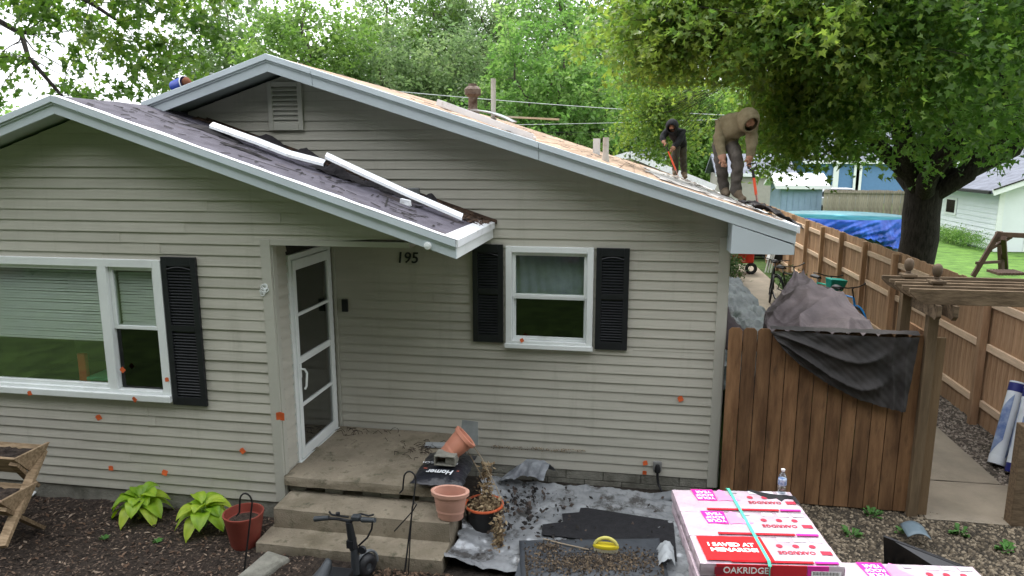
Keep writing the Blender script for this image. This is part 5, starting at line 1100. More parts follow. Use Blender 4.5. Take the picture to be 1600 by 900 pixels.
def bin_(px, lab):
    c = atz(px, 402, G); t = wempty('wheelie_bin', tuple(c), lab, 'bin', 'black bins at the end of the walk'); m = MB()
    m.hexa([(c.x-.25, c.y-.27, G+.05), (c.x+.25, c.y-.27, G+.05), (c.x+.25, c.y+.27, G+.05), (c.x-.25, c.y+.27, G+.05), (c.x-.30, c.y-.33, 1.0), (c.x+.30, c.y-.33, 1.0), (c.x+.30, c.y+.33, 1.0), (c.x-.30, c.y+.33, 1.0)]); m.build('body', mat('bin_black', (.016, .017, .019), .55, .2), t, bevel=.03)
    m = MB(); m.box(c.x-.33, c.x+.33, c.y-.36, c.y+.36, 1.002, 1.06); m.build('lid', mat('bin_black', (.016, .017, .019), .55, .2), t, bevel=.03)
bin_(1168, 'black wheelie bin at the end of the walk, the one nearer the house'); bin_(1186, 'black wheelie bin at the end of the walk, the one nearer the fence')
M_bush = leafmat('weed_bush', (.02, .05, .012), (.04, .085, .02), (.075, .13, .03), .3)
# underlayment rolls leaning on the fence
M_roll = mat('white_roll_wrap', (.62, .66, .70), .45, .08, 3, .2, 12); M_rollb = mat('blue_roll_print', (.10, .16, .36), .45, .15, 6, col2=(.35, .42, .55)); M_navy = mat('navy_roll_end', (.02, .025, .14), .4, .1)
for k, (px, py, tx, ty, lab) in enumerate(((1556, 728, 1588, 612, 'blue and white roll of roof underlayment leaning on the fence, left one'), (1583, 742, 1612, 618, 'white roll with a yellow stripe leaning on the fence, right one'))):
    bs_ = atz(px, py, G+.01); tp_ = aty(tx, ty, bs_.y+.28); d = (tp_-bs_).normalized(); L_ = .98; t = wempty('underlayment_roll', tuple(bs_), lab, 'roll', 'rolls of underlayment'); Mx = Matrix.Translation(bs_+Vector((0, 0, .02))) @ d.to_track_quat('Z', 'Y').to_matrix().to_4x4(); r_ = .085
    m = MB(); m.lathe([(0, .0), (r_, .0), (r_, L_), (r_*.4, L_), (r_*.38, L_-.05), (0, L_-.05)], 22, M=Mx); m.build('roll', M_roll, t, smooth=True)
    m = MB(); m.lathe([(r_+.001, .0), (r_+.002, .001), (r_+.002, .10), (r_+.001, .101)], 22, M=Mx); m.build('band', M_navy if k else M_roll, t, smooth=True)
    m = MB(); m.lathe([(r_+.001, L_-.12), (r_+.002, L_-.119), (r_+.002, L_-.02), (r_+.001, L_-.019)], 22, M=Mx); m.build('band', M_navy, t, smooth=True)
    for j in range(3):
        m = MB(); aa = (2.6 if k == 0 else 3.5)+j*2.1; n = 8; m.grid(lambda u, v: Mx @ Vector(((r_+.003)*math.cos(aa+1.3*u), (r_+.003)*math.sin(aa+1.3*u), .18+.55*v+.2*(u-.5))), 8, 6); m.build('print_panel', M_rollb, t, smooth='all')
    m = MB(); aa = 3.1 if k else 5.6; m.grid(lambda u, v: Mx @ Vector(((r_+.0045)*math.cos(aa+.25*u+.9*v), (r_+.0045)*math.sin(aa+.25*u+.9*v), .1+.75*v)), 4, 12); m.build('yellow_stripe', M_yel, t, smooth='all')
# ================================================================== beyond the fence
pc = Vector((8.0, 29.4, 0)); pr = 2.3; ptop = 1.15
t = wempty('covered_pool', (pc.x, pc.y, G), 'round above-ground pool under a bright blue tarp', 'pool'); M_bt = mat('blue_tarp', (.010, .055, .42), .35, .25, 2.2, .4, 6, spec=.5, col2=(.02, .12, .60)); M_bt2 = mat('lit_blue_tarp_top', (.06, .36, .46), .4, .2, 1.5, .2, 6, col2=(.13, .48, .55))  # paler top colour carries the daylight falling on the flat of the tarp
m = MB(); m.lathe([(0, ptop-.03), (pr*.6, ptop-.05), (pr*.97, ptop), (pr, ptop+.01)], 48, c=(pc.x, pc.y, 0)); m.build('tarp_top', M_bt2, t, smooth='all')
m = MB(); m.grid(lambda u, v: (pc.x+(pr+.02+.20*v**.6*(.6+vnoise(u*52+v*3, v*4)))*math.cos(6.2832*u), pc.y+(pr+.02+.20*v**.6*(.6+vnoise(u*52+v*3, v*4)))*math.sin(6.2832*u), ptop+.01-(.95+.25*math.sin(u*31))*v*.85-.16*abs(vnoise(u*60, v*6))*v), 220, 16); m.build('tarp_skirt', M_bt, t, smooth='all')
m = MB(); m.lathe([(pr-.05, G), (pr-.05, ptop-.06)], 40, c=(pc.x, pc.y, 0)); m.build('pool_wall', mat('pool_wall', (.06, .08, .10), .5, .1), t)
# white garage with grey roof
M_wsid = mat('white_siding', (.70, .74, .76), .5, .03, 2); M_groof = mat('grey_shingles', (.13, .14, .17), .9, .25, 3, .4, 20)
gx0, gy0, gy1 = 13.35, 28.9, 36.5; ez = aty(1552, 298, gy0).z; ga = wempty('white_garage', (16, 31, G), 'white garage with grey shingled roof beyond the big tree', 'garage')
wl = MB().box(gx0, gx0+.1, gy0+.05, gy1, G, ez).build('wall', M_wsid, ga)
z = G+.05; sbm = {}
while z < ez-.05:
    MB().hexa([(gx0-.03, gy0+.06, z), (gx0, gy0+.06, z+.02), (gx0, gy1, z+.02), (gx0-.03, gy1, z), (gx0-.006, gy0+.06, z+.19), (gx0, gy0+.06, z+.19), (gx0, gy1, z+.19), (gx0-.006, gy1, z+.19)]).build('siding_board', M_wsid, wl); z += .19
MB().box(gx0-.03, gx0+.16, gy0-.03, gy0+.04, G, ez).build('corner_board', M_white, ga)
gp = gx0+4.2; gpz = ez+1.75
MB().prism([(gx0, G), (gx0+8.4, G), (gx0+8.4, ez), (gp, gpz-.1), (gx0, ez)], 'y', gy0+.05, gy0+.15).build('wall', M_wsid, ga)
gr = MB(); gr.hexa([(gx0-.45, gy0-.4, ez-.10), (gp, gy0-.4, gpz-.02), (gp, gy1+.3, gpz-.02), (gx0-.45, gy1+.3, ez-.10), (gx0-.45, gy0-.4, ez+.02), (gp, gy0-.4, gpz+.1), (gp, gy1+.3, gpz+.1), (gx0-.45, gy1+.3, ez+.02)]); gr.hexa([(gp, gy0-.4, gpz-.02), (gx0+8.9, gy0-.4, ez-.1), (gx0+8.9, gy1+.3, ez-.1), (gp, gy1+.3, gpz-.02), (gp, gy0-.4, gpz+.1), (gx0+8.9, gy0-.4, ez+.02), (gx0+8.9, gy1+.3, ez+.02), (gp, gy1+.3, gpz+.1)]); gr = gr.build('roof', M_groof, ga)
MB().bar((gx0-.45, gy0-.42, ez-.06), (gp, gy0-.42, gpz+.02), .03, .22).build('rake_board', M_white, gr); MB().bar((gx0-.45, gy0-.44, ez+.05), (gp, gy0-.44, gpz+.13), .06, .05).build('drip_edge', M_iron, gr); MB().box(gx0-.55, gx0-.45, gy0-.3, gy1+.3, ez-.11, ez+.0).build('gutter', M_iron, gr)
wz0, wz1 = aty(1494, 335, 33).z, aty(1494, 308, 33).z
ww = frame(MB(), 0, .0, 0, 0, 0, 0, 0) if False else MB(); ww.box(gx0-.05, gx0-.03, 32.3, 33.4, wz0, wz1).build('window_frame', M_white, ga); MB().box(gx0-.06, gx0-.051, 32.45, 33.25, wz0+.1, wz1-.1).build('window_pane', M_screen, ga)
gd = MB().box(gx0+1.0, gx0+6, gy0+.02, gy0+.05, G, 2.1).build('garage_door', M_white, ga)
for k in range(4): MB().box(gx0+1.05, gx0+5.95, gy0+.005, gy0+.02, G+.05+k*.54, G+.55+k*.54).build('door_panel', M_white, gd, bevel=.01)
# swing frame
M_sw = mat('dark_swing_wood', (.07, .04, .028), .8, .2); t = wempty('swing_frame', (11.2, 23, G), 'dark wooden swing frame standing on the lawn by the garage', 'swing')
for (a, b, Y) in (((1520, 432), (1562, 362), 22.6), ((1565, 425), (1562, 362), 23.6), ((1572, 420), (1568, 372), 22.4)): MB().bar(aty(*b, Y), atz(*a, G), .12, .12).build('post', M_sw, t)
MB().bar(aty(1556, 366, 22.8), aty(1640, 370, 22.8), .12, .14).build('top_beam', M_sw, t); MB().bar(aty(1545, 390, 22.6), aty(1580, 370, 22.9), .08, .08).build('brace', M_sw, t); MB().bar(aty(1526, 411, 22.6), aty(1562, 409, 23.5), .08, .08).build('cross_bar', M_sw, t)
for k in range(9): a = aty(1552+5*k, 425, 21.9); MB().box(a.x, a.x+.05, 21.6, 22.3, a.z-.05, a.z+.02).build('seat_slat', M_sw, t)
# weathered fence, shed, car and houses far behind
M_old = mat('weathered_grey_wood', (.22, .19, .15), .85, .2, 3, .3, 20, stretch=(5, 5, .7), col2=(.33, .29, .23)); fb = wempty('old_fence', (9, 40, G), 'weathered grey picket fence behind the covered pool', 'fence')
x = aty(1287, 310, 40).x
opm = MB().box(0, .19, -.01, .01, 0, 1.75).mesh('picket'); opm.materials.append(M_old)
while x < 17: link('picket', opm, None, fb, (x, 40+random.uniform(-.02, .02), G+random.uniform(-.03, .03))); x += .2
for zz in (.3, 1.5): MB().box(aty(1287, 310, 40).x, 17, 39.93, 39.98, zz, zz+.1).build('rail', M_old, fb)
def gable_house(name, x0, x1, y0, y1, ez, pz, wm, rm, label, ridge='x'):
    t = wempty(name, ((x0+x1)/2, y0, G), label, 'house' if name == 'far_house' else 'shed'); MB().box(x0, x1, y0, y1, G, ez).build('wall', wm, t); r_ = MB(); o_ = .35
    if ridge == 'x': ym = (y0+y1)/2; r_.prism([(y0-o_, ez-.1), (ym, pz), (y1+o_, ez-.1), (y1+o_, ez+.05), (ym, pz+.18), (y0-o_, ez+.05)], 'x', x0-o_, x1+o_)
    else: xm = (x0+x1)/2; r_.prism([(x0-o_, ez-.1), (xm, pz), (x1+o_, ez-.1), (x1+o_, ez+.05), (xm, pz+.18), (x0-o_, ez+.05)], 'y', y0-o_, y1+o_); MB().prism([(x0, ez-.02), (x1, ez-.02), (xm, pz-.02)], 'y', y0+.01, y1-.01).build('gable', wm, t)
    r_.build('roof', rm, t); MB().box(x0-o_, x1+o_, y0-o_-.03, y0-o_, ez-.14, ez+.06).build('fascia', M_white, t) if ridge == 'x' else None
    return t
M_blues = mat('blue_shed_paint', (.25, .34, .46), .7, .08, 3); M_bluesid = mat('blue_siding', (.10, .20, .36), .6, .05)
sx = aty(1220, 300, 41).x; sx1 = aty(1285, 300, 41).x; sh = gable_house('garden_shed', sx, sx1, 41, 44, aty(1250, 291, 41).z, aty(1250, 291, 41).z+.5, M_blues, M_white, 'small blue-grey shed behind the covered pool')
for k in range(7): MB().box(sx+.05+k*(sx1-sx)/7, sx+.08+k*(sx1-sx)/7, 40.97, 40.99, G, 2.0).build('batten', M_blues, sh)
a, b = aty(1300, 300, 58), aty(1420, 262, 58); hB = gable_house('far_house', a.x-2, b.x+3, 58, 66, 3.0, 5.2, M_bluesid, M_groof, 'blue house with white trim far behind the old fence')
for px in (1305, 1337, 1341): p = aty(px, 285, 57.9); MB().box(p.x-.2, p.x+.2, 57.85, 57.95, .5, 3.0).build('trim_board', M_white, hB)
a = aty(1150, 300, 47); gable_house('far_house', a.x-1, a.x+3.2, 47, 53, 2.3, 3.4, mat('tan_siding', (.42, .39, .35), .7, .06), M_groof, 'tan house far behind the near worker')
a = aty(1000, 240, 44); gable_house('far_house', a.x-9, a.x+1.2, 44, 52, 3.3, 4.6, mat('pale_blue_siding', (.55, .60, .66), .6, .04), M_groof, 'pale house just visible past the rear end of the roof')
gz = aty(985, 238, 27); gx = aty(1118, 291, 27); t = wempty('rear_garage', (gz.x, 28, G), 'garage with white rake trim behind the house roof', 'garage'); sl_ = (gz.z-gx.z)/(gx.x-gz.x)
MB().prism([(gz.x-3.9, gx.z-.3), (gx.x-.3, gx.z-.3), (gx.x-.3, gx.z-.02), (gz.x, gz.z-.25), (gz.x-3.9, gx.z)], 'y', 27.3, 33).build('gable', mat('tan_wall', (.36, .31, .24), .7, .08), t); MB().box(gz.x-3.9, gx.x-.3, 27.3, 33, G, gx.z-.3).build('wall', mat('tan_wall', (.36, .31, .24), .7, .08), t)
rr_ = MB().hexa([(gz.x, 27.05, gz.z-.06), (gx.x, 27.05, gx.z-.06), (gx.x, 33.3, gx.z-.06), (gz.x, 33.3, gz.z-.06), (gz.x, 27.05, gz.z+.04), (gx.x, 27.05, gx.z+.04), (gx.x, 33.3, gx.z+.04), (gz.x, 33.3, gz.z+.04)]).build('roof', M_groof, t)
MB().bar((gz.x-.02, 27.0, gz.z-.07), (gx.x, 27.0, gx.z-.07), .05, .24).build('rake_board', M_wmetal, rr_); MB().bar((gz.x-3.9, 27.0, gx.z-.07), (gz.x, 27.0, gz.z-.07), .05, .24).build('rake_board', M_wmetal, rr_)
# parked car roof over the old fence
p = aty(1318, 304, 46); t = wempty('parked_car', (p.x, 46, G), 'silver car parked behind the old fence, only its cabin showing', 'car'); M_car = mat('silver_paint', (.45, .47, .50), .25, .05, metal=.5); cx = p.x
m = MB(); m.prism([(cx-2.2, .25), (cx+2.2, .25), (cx+2.2, .85), (cx+1.4, .98), (cx-2.1, 1.0)], 'y', 46, 47.7); m.build('body', M_car, t, bevel=.08)
m = MB(); m.prism([(cx-1.6, .98), (cx+1.3, .98), (cx+.55, 1.50), (cx-1.05, 1.52)], 'y', 46.1, 47.6); m.build('cabin', M_car, t, bevel=.08); m = MB(); m.prism([(cx-1.4, 1.02), (cx+1.1, 1.02), (cx+.5, 1.44), (cx-1.0, 1.45)], 'y', 46.07, 46.095); m.build('side_windows', mat('car_glass', (.03, .035, .04), .1, .1, spec=.6), t)
for xx in (-1.35, 1.35): m = MB(); m.torus(.24, .09, 20, 8, Matrix.Translation((cx+xx, 46.05, G+.33)) @ Matrix.Rotation(R(90), 4, 'X')); m.build('wheel', M_tyre, t, smooth=True)
# utility wires
for k, (pts, lab) in enumerate(((((790, 158), (880, 165), (985, 172)), 'thick pale overhead wire, topmost behind the roof'), (((830, 195), (920, 193), (1040, 190)), 'pale overhead wire, middle one behind the roof'), (((845, 207), (920, 209), (1000, 206)), 'thin dark overhead wire, lowest behind the roof'))):
    A = aty(*pts[0], 24); B = aty(*pts[2], 26); d = B-A; m = MB(); q0 = A-d*2.2; q1 = B+d*2.2; m.tube([q0.lerp(q1, i/24)-Vector((0, 0, .22*math.sin(math.pi*i/24))) + Vector((0, 0, .22)) for i in range(25)], (.013, .010, .007)[k], 6)
    tag(m.build('overhead_wire', mat('wire_grey', (.5, .52, .52), .5, .1) if k < 2 else M_iron, smooth=True), lab, 'wire', 'overhead wires')
# ================================================================== the two workers on the roof
M_skin = mat('skin', (.33, .17, .11), .55, .1, 8); M_boot = mat('work_boot', (.17, .13, .09), .8, .25, 9, .3, 40)
def person(name, Y0, J, hood_m, pants_m, label, scale_m, hood_dir, beard=False):
    """one continuous skinned body; joints measured in the photograph, each with its own depth"""
    P = {k: aty(v[0], v[1], Y0+(v[2] if len(v) > 2 else 0)) for k, v in J.items()}
    for s in 'LR':
        f = P['ankle'+s]; z_ = zmain(f.x)+.055; P['ankle'+s] = Vector((f.x, f.y, max(f.z, z_+.02))); d = Vector((J['toe'+s][0], J['toe'+s][1], 0)).normalized()
        P['toe'+s] = P['ankle'+s]+d*.17; P['toe'+s].z = zmain(P['toe'+s].x)+.045; P['heel'+s] = P['ankle'+s]-d*.05; P['heel'+s].z = zmain(P['heel'+s].x)+.045
    k = scale_m; V = []; E = []; Rr = []; mt = []; idx = {}
    def add(n, p, r, m, par=None):
        idx[n] = len(V); V.append(Vector(p)); Rr.append(r*k); mt.append(m)
        if par is not None: E.append((idx[par], idx[n]))
    hip = (P['hipL']+P['hipR'])/2
    add('pelvis', hip+Vector((0, 0, .03)), .165, 1); mid = (hip+P['chest'])/2+Vector((0, 0, .035)); add('belly', mid, .182, 0, 'pelvis'); add('chest', P['chest'], .192, 0, 'belly'); add('neck', P['neck'], .075, 0, 'chest')
    add('jaw', P['neck'].lerp(P['head'], .65), .072, 2, 'neck'); add('head', P['head'], .092, 2, 'jaw'); crown_ = P['head']+(P['head']-P['neck']).normalized()*.07*k; add('crown', crown_, .070, 2, 'head')
    fd_ = Vector(hood_dir).normalized(); add('nose', P['head'].lerp(P['neck'], .2)+fd_*.105*k, .016, 2, 'head')
    for s in 'LR':
        add('hip'+s, P['hip'+s], .112, 1, 'pelvis'); add('knee'+s, P['knee'+s], .090, 1, 'hip'+s); add('shin'+s, P['knee'+s].lerp(P['ankle'+s], .5), .082, 1, 'knee'+s); add('ankle'+s, P['ankle'+s], .064, 1, 'shin'+s)
        add('ball'+s, P['ankle'+s].lerp(P['toe'+s], .55)-Vector((0, 0, .01)), .048, 3, 'ankle'+s); add('toe'+s, P['toe'+s], .040, 3, 'ball'+s); add('heel'+s, P['heel'+s], .042, 3, 'ankle'+s)
        add('sh'+s, P['sh'+s], .102, 0, 'chest'); add('el'+s, P['el'+s], .080, 0, 'sh'+s); add('fore'+s, P['el'+s].lerp(P['ha'+s], .55), .066, 0, 'el'+s); add('wr'+s, P['el'+s].lerp(P['ha'+s], .86), .036, 2, 'fore'+s)
        d = (P['ha'+s]-P['el'+s]).normalized(); sd = d.cross(fd_).normalized(); add('palm'+s, P['ha'+s], .034, 2, 'wr'+s)
        for q_, (o_, L_) in enumerate(((-.030, .060), (-.010, .072), (.010, .068), (.030, .054))):
            b = P['ha'+s]+(d*.045+sd*o_)*k; add('f%d%s' % (q_, s), b, .0105, 2, 'palm'+s); add('g%d%s' % (q_, s), b+(d*L_*.5+fd_*.012)*k, .0095, 2, 'f%d%s' % (q_, s)); add('t%d%s' % (q_, s), b+(d*L_*.75+fd_*-.022)*k, .0085, 2, 'g%d%s' % (q_, s))
        tb = P['ha'+s]+(sd*.042-d*.005)*k; add('th'+s, tb, .0125, 2, 'palm'+s); add('tt'+s, tb+(sd*.022+d*.035)*k, .010, 2, 'th'+s)
    t = wempty(name, (hip.x, hip.y, zmain(hip.x)), label, 'person', 'workers on the roof')
    me = bpy.data.meshes.new('body'); me.from_pydata(V, E, []); o = bpy.data.objects.new('body', me); COL.objects.link(o)
    sk = o.modifiers.new('skin', 'SKIN'); sk.use_smooth_shade = True
    for i, sv in enumerate(me.skin_vertices[0].data): sv.radius = (Rr[i], Rr[i]); sv.use_root = (i == 0)
    sb_ = o.modifiers.new('sub', 'SUBSURF'); sb_.levels = 2; sb_.render_levels = 2
    bpy.context.view_layer.update(); m2 = bpy.data.meshes.new_from_object(o.evaluated_get(bpy.context.evaluated_depsgraph_get())); bpy.data.objects.remove(o)
    for q_ in (hood_m, pants_m, M_skin, M_boot): m2.materials.append(q_)
    va = np.array([v for v in V]); seg = [(a, b) for a, b in E]; A = va[[a for a, b in seg]]; B = va[[b for a, b in seg]]; mm = np.array([mt[b] for a, b in seg]); rb = np.array([Rr[b] for a, b in seg])
    for pl_ in m2.polygons:
        c = np.array(pl_.center); ab = B-A; tt = np.clip(((c-A)*ab).sum(1)/((ab*ab).sum(1)+1e-9), 0, 1); dd = np.linalg.norm(A+ab*tt[:, None]-c, axis=1)-rb*.8; pl_.material_index = int(mm[dd.argmin()])
    for v in m2.vertices:                                   # cloth wrinkles
        n = v.normal; c = v.co; v.co = c + n*(.010*math.sin(c.z*46+c.x*31)*math.sin(c.x*38+c.y*20+c.z*12)+.008*abs(math.sin(c.z*27-c.x*17)))
    m2.polygons.foreach_set('use_smooth', [True]*len(m2.polygons)); link('body', m2, None, t)
    # hood: a shell round the head, open towards the face
    hb = MB(); q_ = fd_.to_track_quat('Z', 'Y').to_matrix(); rx, ry, rz = .14*k, .16*k, .168*k
    def hp(u, v): th = R(44)+(math.pi-R(44))*v; ph = 6.2832*u; l = Vector((rx*math.sin(th)*math.cos(ph), ry*math.sin(th)*math.sin(ph), rz*math.cos(th))); return P['head']+(P['neck']-P['head'])*.10+q_ @ l + Vector((0, 0, .015))+q_ @ Vector((0, 0, .012))
    hb.grid(hp, 20, 12); hb.build('hood', hood_m, t, smooth='all', solid=.022*k)
    if beard: b_ = MB(); b_.lathe([(0, -.03), (.05, -.02), (.06, .01), (.04, .035), (0, .04)], 12, M=Matrix.Translation(P['head'].lerp(P['neck'], .45)+fd_*.06*k)); b_.build('beard', mat('dark_hair', (.015, .012, .01), .8, .2), t, smooth=True)
    return t, P
M_olive = mat('olive_hoodie', (.155, .125, .070), .9, .18, 5, .5, 24, col2=(.22, .185, .115)); M_pant = mat('grey_brown_trousers', (.070, .060, .052), .85, .3, 6, .5, 24, col2=(.12, .105, .092)); M_blk = mat('black_hoodie', (.012, .013, .016), .9, .3, 6, .4, 24); M_pant2 = mat('dark_khaki_trousers', (.060, .055, .042), .85, .25, 6, .4, 24)
Yn = 10.9
t1, P1 = person('person', Yn, dict(hipL=(1121, 219, .1), hipR=(1142, 222, .0), chest=(1150, 192, -.15), neck=(1164, 183, -.28), head=(1169, 189, -.42), shL=(1128, 187, -.05), elL=(1124, 222, -.12), haL=(1130, 252, -.25), shR=(1174, 198, -.25), elR=(1175, 224, -.30), haR=(1171, 251, -.35),
    kneeL=(1127, 256, -.05), ankleL=(1131, 296, .05), toeL=(.35, -1), kneeR=(1153, 254, -.2), ankleR=(1149, 298, -.12), toeR=(.75, -.7)), M_olive, M_pant, 'person in an olive hoodie bent over a shovel at the roof edge', 1.0, (.25, -.72, -.55))
Yf = 17.8
t2, P2 = person('person', Yf, dict(hipL=(1058, 226, 0), hipR=(1067, 224, .1), chest=(1056, 209, -.12), neck=(1052, 203, -.25), head=(1050, 197, -.36), shL=(1043, 205, -.1), elL=(1035, 214, -.2), haL=(1038, 223, -.35), shR=(1067, 206, -.1), elR=(1060, 222, -.25), haR=(1051, 233, -.4),
    kneeL=(1054, 247, -.15), ankleL=(1056, 266, 0), toeL=(-.3, -1), kneeR=(1067, 246, .05), ankleR=(1069, 270, .1), toeR=(.2, -1)), M_blk, M_pant2, 'person in a black hoodie and beard scraping the far end of the roof', 1.0, (-.15, -.8, -.5), True)
M_orange = mat('orange_fibreglass', (.75, .10, .045), .4, .1)
def shovel(grip, tip, label):
    t = wempty('roofing_shovel', tuple(tip), label, 'shovel', 'orange handled roofing shovels'); d = (tip-grip).normalized(); s_ = d.cross(Vector((0, 1, 0))).normalized()
    m = MB(); m.tube([grip+d*.10, grip+d*.20], [.016, .024], 8); m.tube([grip+d*.10, grip+s_*.06+d*.05, grip+s_*.055, grip-s_*.055, grip-s_*.06+d*.05, grip+d*.10], .011, 7); m.build('d_grip', M_iron, t, smooth=True)
    m = MB(); m.tube([grip+d*.19, tip-d*.16], .019, 10); m.build('shaft', M_orange, t, smooth=True)
    y_ = Vector((0, 1, 0)); y_ = (y_-d*y_.dot(d)).normalized(); b = tip-d*.18; m = MB(); n = d.cross(y_)
    m.hexa([b-y_*.04-n*.004, b+y_*.04-n*.004, tip+y_*.11-n*.004, tip-y_*.11-n*.004, b-y_*.04+n*.004, b+y_*.04+n*.004, tip+y_*.11+n*.004, tip-y_*.11+n*.004]); m.build('blade', mat('worn_blade', (.35, .16, .14), .5, .3, 6), t)
g1 = P1['haR']+Vector((.03, -.03, -.04)); tp1 = aty(1184, 323, Yn-.45); tp1.z = max(tp1.z, zmain(tp1.x)+.02); shovel(g1, tp1, 'orange handled shovel held by the person in the olive hoodie')
g2 = P2['haL']+Vector((.02, -.02, -.02)); tp2 = aty(1060, 273, Yf-.5); tp2.z = zmain(tp2.x)+.03; shovel(g2, tp2, 'orange handled shovel held by the person in the black hoodie')
# ================================================================== trees
MAPLE = [(0, 0), (.46, -.10), (.32, .17), (.60, .36), (.22, .50), (0, 1.0), (-.22, .50), (-.60, .36), (-.32, .17), (-.46, -.10)]
MAPLE_F = [(0, k, k+1) for k in range(1, 9)]
OVAL = [(0, 0), (.34, .30), (.26, .70), (0, 1.0), (-.26, .70), (-.34, .30)]
OVAL_F = [(0, 1, 2), (0, 2, 3), (0, 3, 4), (0, 4, 5)]
LANCE = [(0, 0), (.17, .4), (0, 1.0), (-.17, .4)]; LANCE_F = [(0, 1, 2), (0, 2, 3)]
def leaves(name, tips, per, spread, size, m, parent, seed, shape='oval', up=.7, flat=.6, droop=0., clump=None, twig=0., nt=7, keep=None):
    """leaves round every tip; with twig > 0 they sit along small twigs that leave the tip outwards and hang"""
    g = np.random.default_rng(seed); tips = np.asarray(tips, float); n = len(tips)*per; ti = np.repeat(np.arange(len(tips)), per); cv = g.random(len(tips)) if clump is None else clump
    nr = g.normal(0, 1, (n, 3))+np.array([0, 0, up*2]); own = g.random(n)
    if twig:
        c = tips.mean(0); out = tips-c; out[:, 2] *= .3; out /= np.linalg.norm(out, axis=1)[:, None]+1e-6
        td = out[:, None]*.75+g.normal(0, .75, (len(tips), nt, 3))-np.array([0, 0, droop]); td /= np.linalg.norm(td, axis=2)[:, :, None]
        k_ = g.integers(0, nt, n); d = td[ti, k_]; t_ = g.random(n)**.7; L_ = twig*(.6+.8*g.random((len(tips), nt)))[ti, k_]
        pos = tips[ti]+d*(t_*L_)[:, None]+g.normal(0, 1, (n, 3))*spread*.16; pos[:, 2] -= .35*droop*L_*t_**2
        tg = d*.9+g.normal(0, .6, (n, 3))-np.array([0, 0, .35]); own = .55*g.random((len(tips), nt))[ti, k_]+.45*own
    else:
        pos = tips[ti]+g.normal(0, 1, (n, 3))*np.array([spread, spread, spread*flat]); pos[:, 2] -= droop*((pos[:, :2]-tips[ti][:, :2])**2).sum(1); tg = g.normal(0, 1, (n, 3))-np.array([0, 0, .5])
    if keep is not None: kp = keep(pos); pos = pos[kp]; nr = nr[kp]; tg = tg[kp]; ti = ti[kp]; own = own[kp]; n = len(pos)
    nr /= np.linalg.norm(nr, axis=1)[:, None]; tg -= nr*(tg*nr).sum(1)[:, None]; tg /= np.linalg.norm(tg, axis=1)[:, None]; bt = np.cross(nr, tg)
    S, F = {'maple': (MAPLE, MAPLE_F), 'oval': (OVAL, OVAL_F), 'lance': (LANCE, LANCE_F)}[shape]; S = np.array(S); k = len(S); sz = size*g.uniform(.5, 1.3, n)
    V = pos[:, None]+sz[:, None, None]*(S[None, :, 0, None]*bt[:, None]+S[None, :, 1, None]*tg[:, None]+(np.abs(S[None, :, 0, None])*.35-S[None, :, 1, None]**2*.22)*nr[:, None])
    Fa = (np.array(F)[None]+np.arange(n)[:, None, None]*k).reshape(-1, 3); V = V.reshape(-1, 3)
    me = bpy.data.meshes.new(name); me.vertices.add(len(V)); me.vertices.foreach_set('co', V.ravel().astype(np.float32)); me.loops.add(len(Fa)*3); me.loops.foreach_set('vertex_index', Fa.ravel().astype(np.int32))
    me.polygons.add(len(Fa)); me.polygons.foreach_set('loop_start', np.arange(len(Fa))*3); me.update(calc_edges=True)
    at_ = me.attributes.new('leaf', 'FLOAT', 'POINT'); at_.data.foreach_set('value', np.repeat(np.clip(.58*cv[ti]+.42*own, 0, 1), k).astype(np.float32))
    o = link(name, me, m, parent); return o
M_bark = mat('dark_bark', (.018, .014, .012), .95, .4, 6, .9, 30, stretch=(5, 5, 1), col2=(.05, .042, .036)); M_bark2 = mat('grey_bark', (.075, .06, .048), .95, .35, 5, .7, 24, stretch=(4, 4, 1), col2=(.13, .11, .09))
def crooked(a, b, r0, r1, n=6, wob=.06, seed=0):
    g = random.Random(seed); a = Vector(a); b = Vector(b); L_ = (b-a).length; pts = []; rs = []
    for i in range(n+1):
        f_ = i/n; p = a.lerp(b, f_)
        if 0 < i < n: p += Vector((g.uniform(-1, 1), g.uniform(-1, 1), g.uniform(-.6, .6)))*wob*L_
        pts.append(p); rs.append(r0+(r1-r0)*f_)
    return pts, rs
def tree(name, base, trunk_top, r, limbs, tips, per, spread, size, lm, bm, label, cat, group, seed, shape='oval', twigs=True, up=.7, flat=.6, droop=0., clump=None, twig=0., nt=7, keep=None):
    t = wempty(name, tuple(base), label, cat, group); g = random.Random(seed); m = MB(); base = Vector(base); tt = Vector(trunk_top)
    pts, rs = crooked(base-Vector((0, 0, .2)), tt, r*1.0, r*.95, 6, .015, seed); rs[0] *= 1.1; m.tube(pts, rs, 14, False); joints = [(tt, r*.5)]
    for i, l in enumerate(limbs):
        l = Vector(l); p, q_ = crooked(tt-Vector((0, 0, r*.6)), l, r*.55, r*.16, 6, .05, seed*7+i); m.tube(p, q_, 9, False); joints += [(v, s_*.7) for v, s_ in zip(p[2:], q_[2:])]
    m.build('trunk', bm, t, smooth='all'); tips = [Vector(v) for v in tips]
    if twigs:
        m = MB(); ja = np.array([tuple(j[0]) for j in joints])
        for i, v in enumerate(tips):
            d = np.linalg.norm(ja-np.array(v), axis=1)+np.maximum(0, ja[:, 2]-v.z)*.3; j = joints[int(d.argmin())]
            p, q_ = crooked(j[0], v, min(j[1]*.4, .022), .005, 4, .07, seed+i); m.tube(p, q_, 5, False)
            if i % 3 == 0 and len(joints) < 260: joints += [(p[2], q_[2]), (p[3], q_[3])]; ja = np.array([tuple(j_[0]) for j_ in joints])
        m.build('branches', bm, t, smooth='all')
    leaves('crown', [tuple(v) for v in tips], per, spread, size, lm, t, seed, shape, up, flat, droop, clump, twig, nt, keep); return t
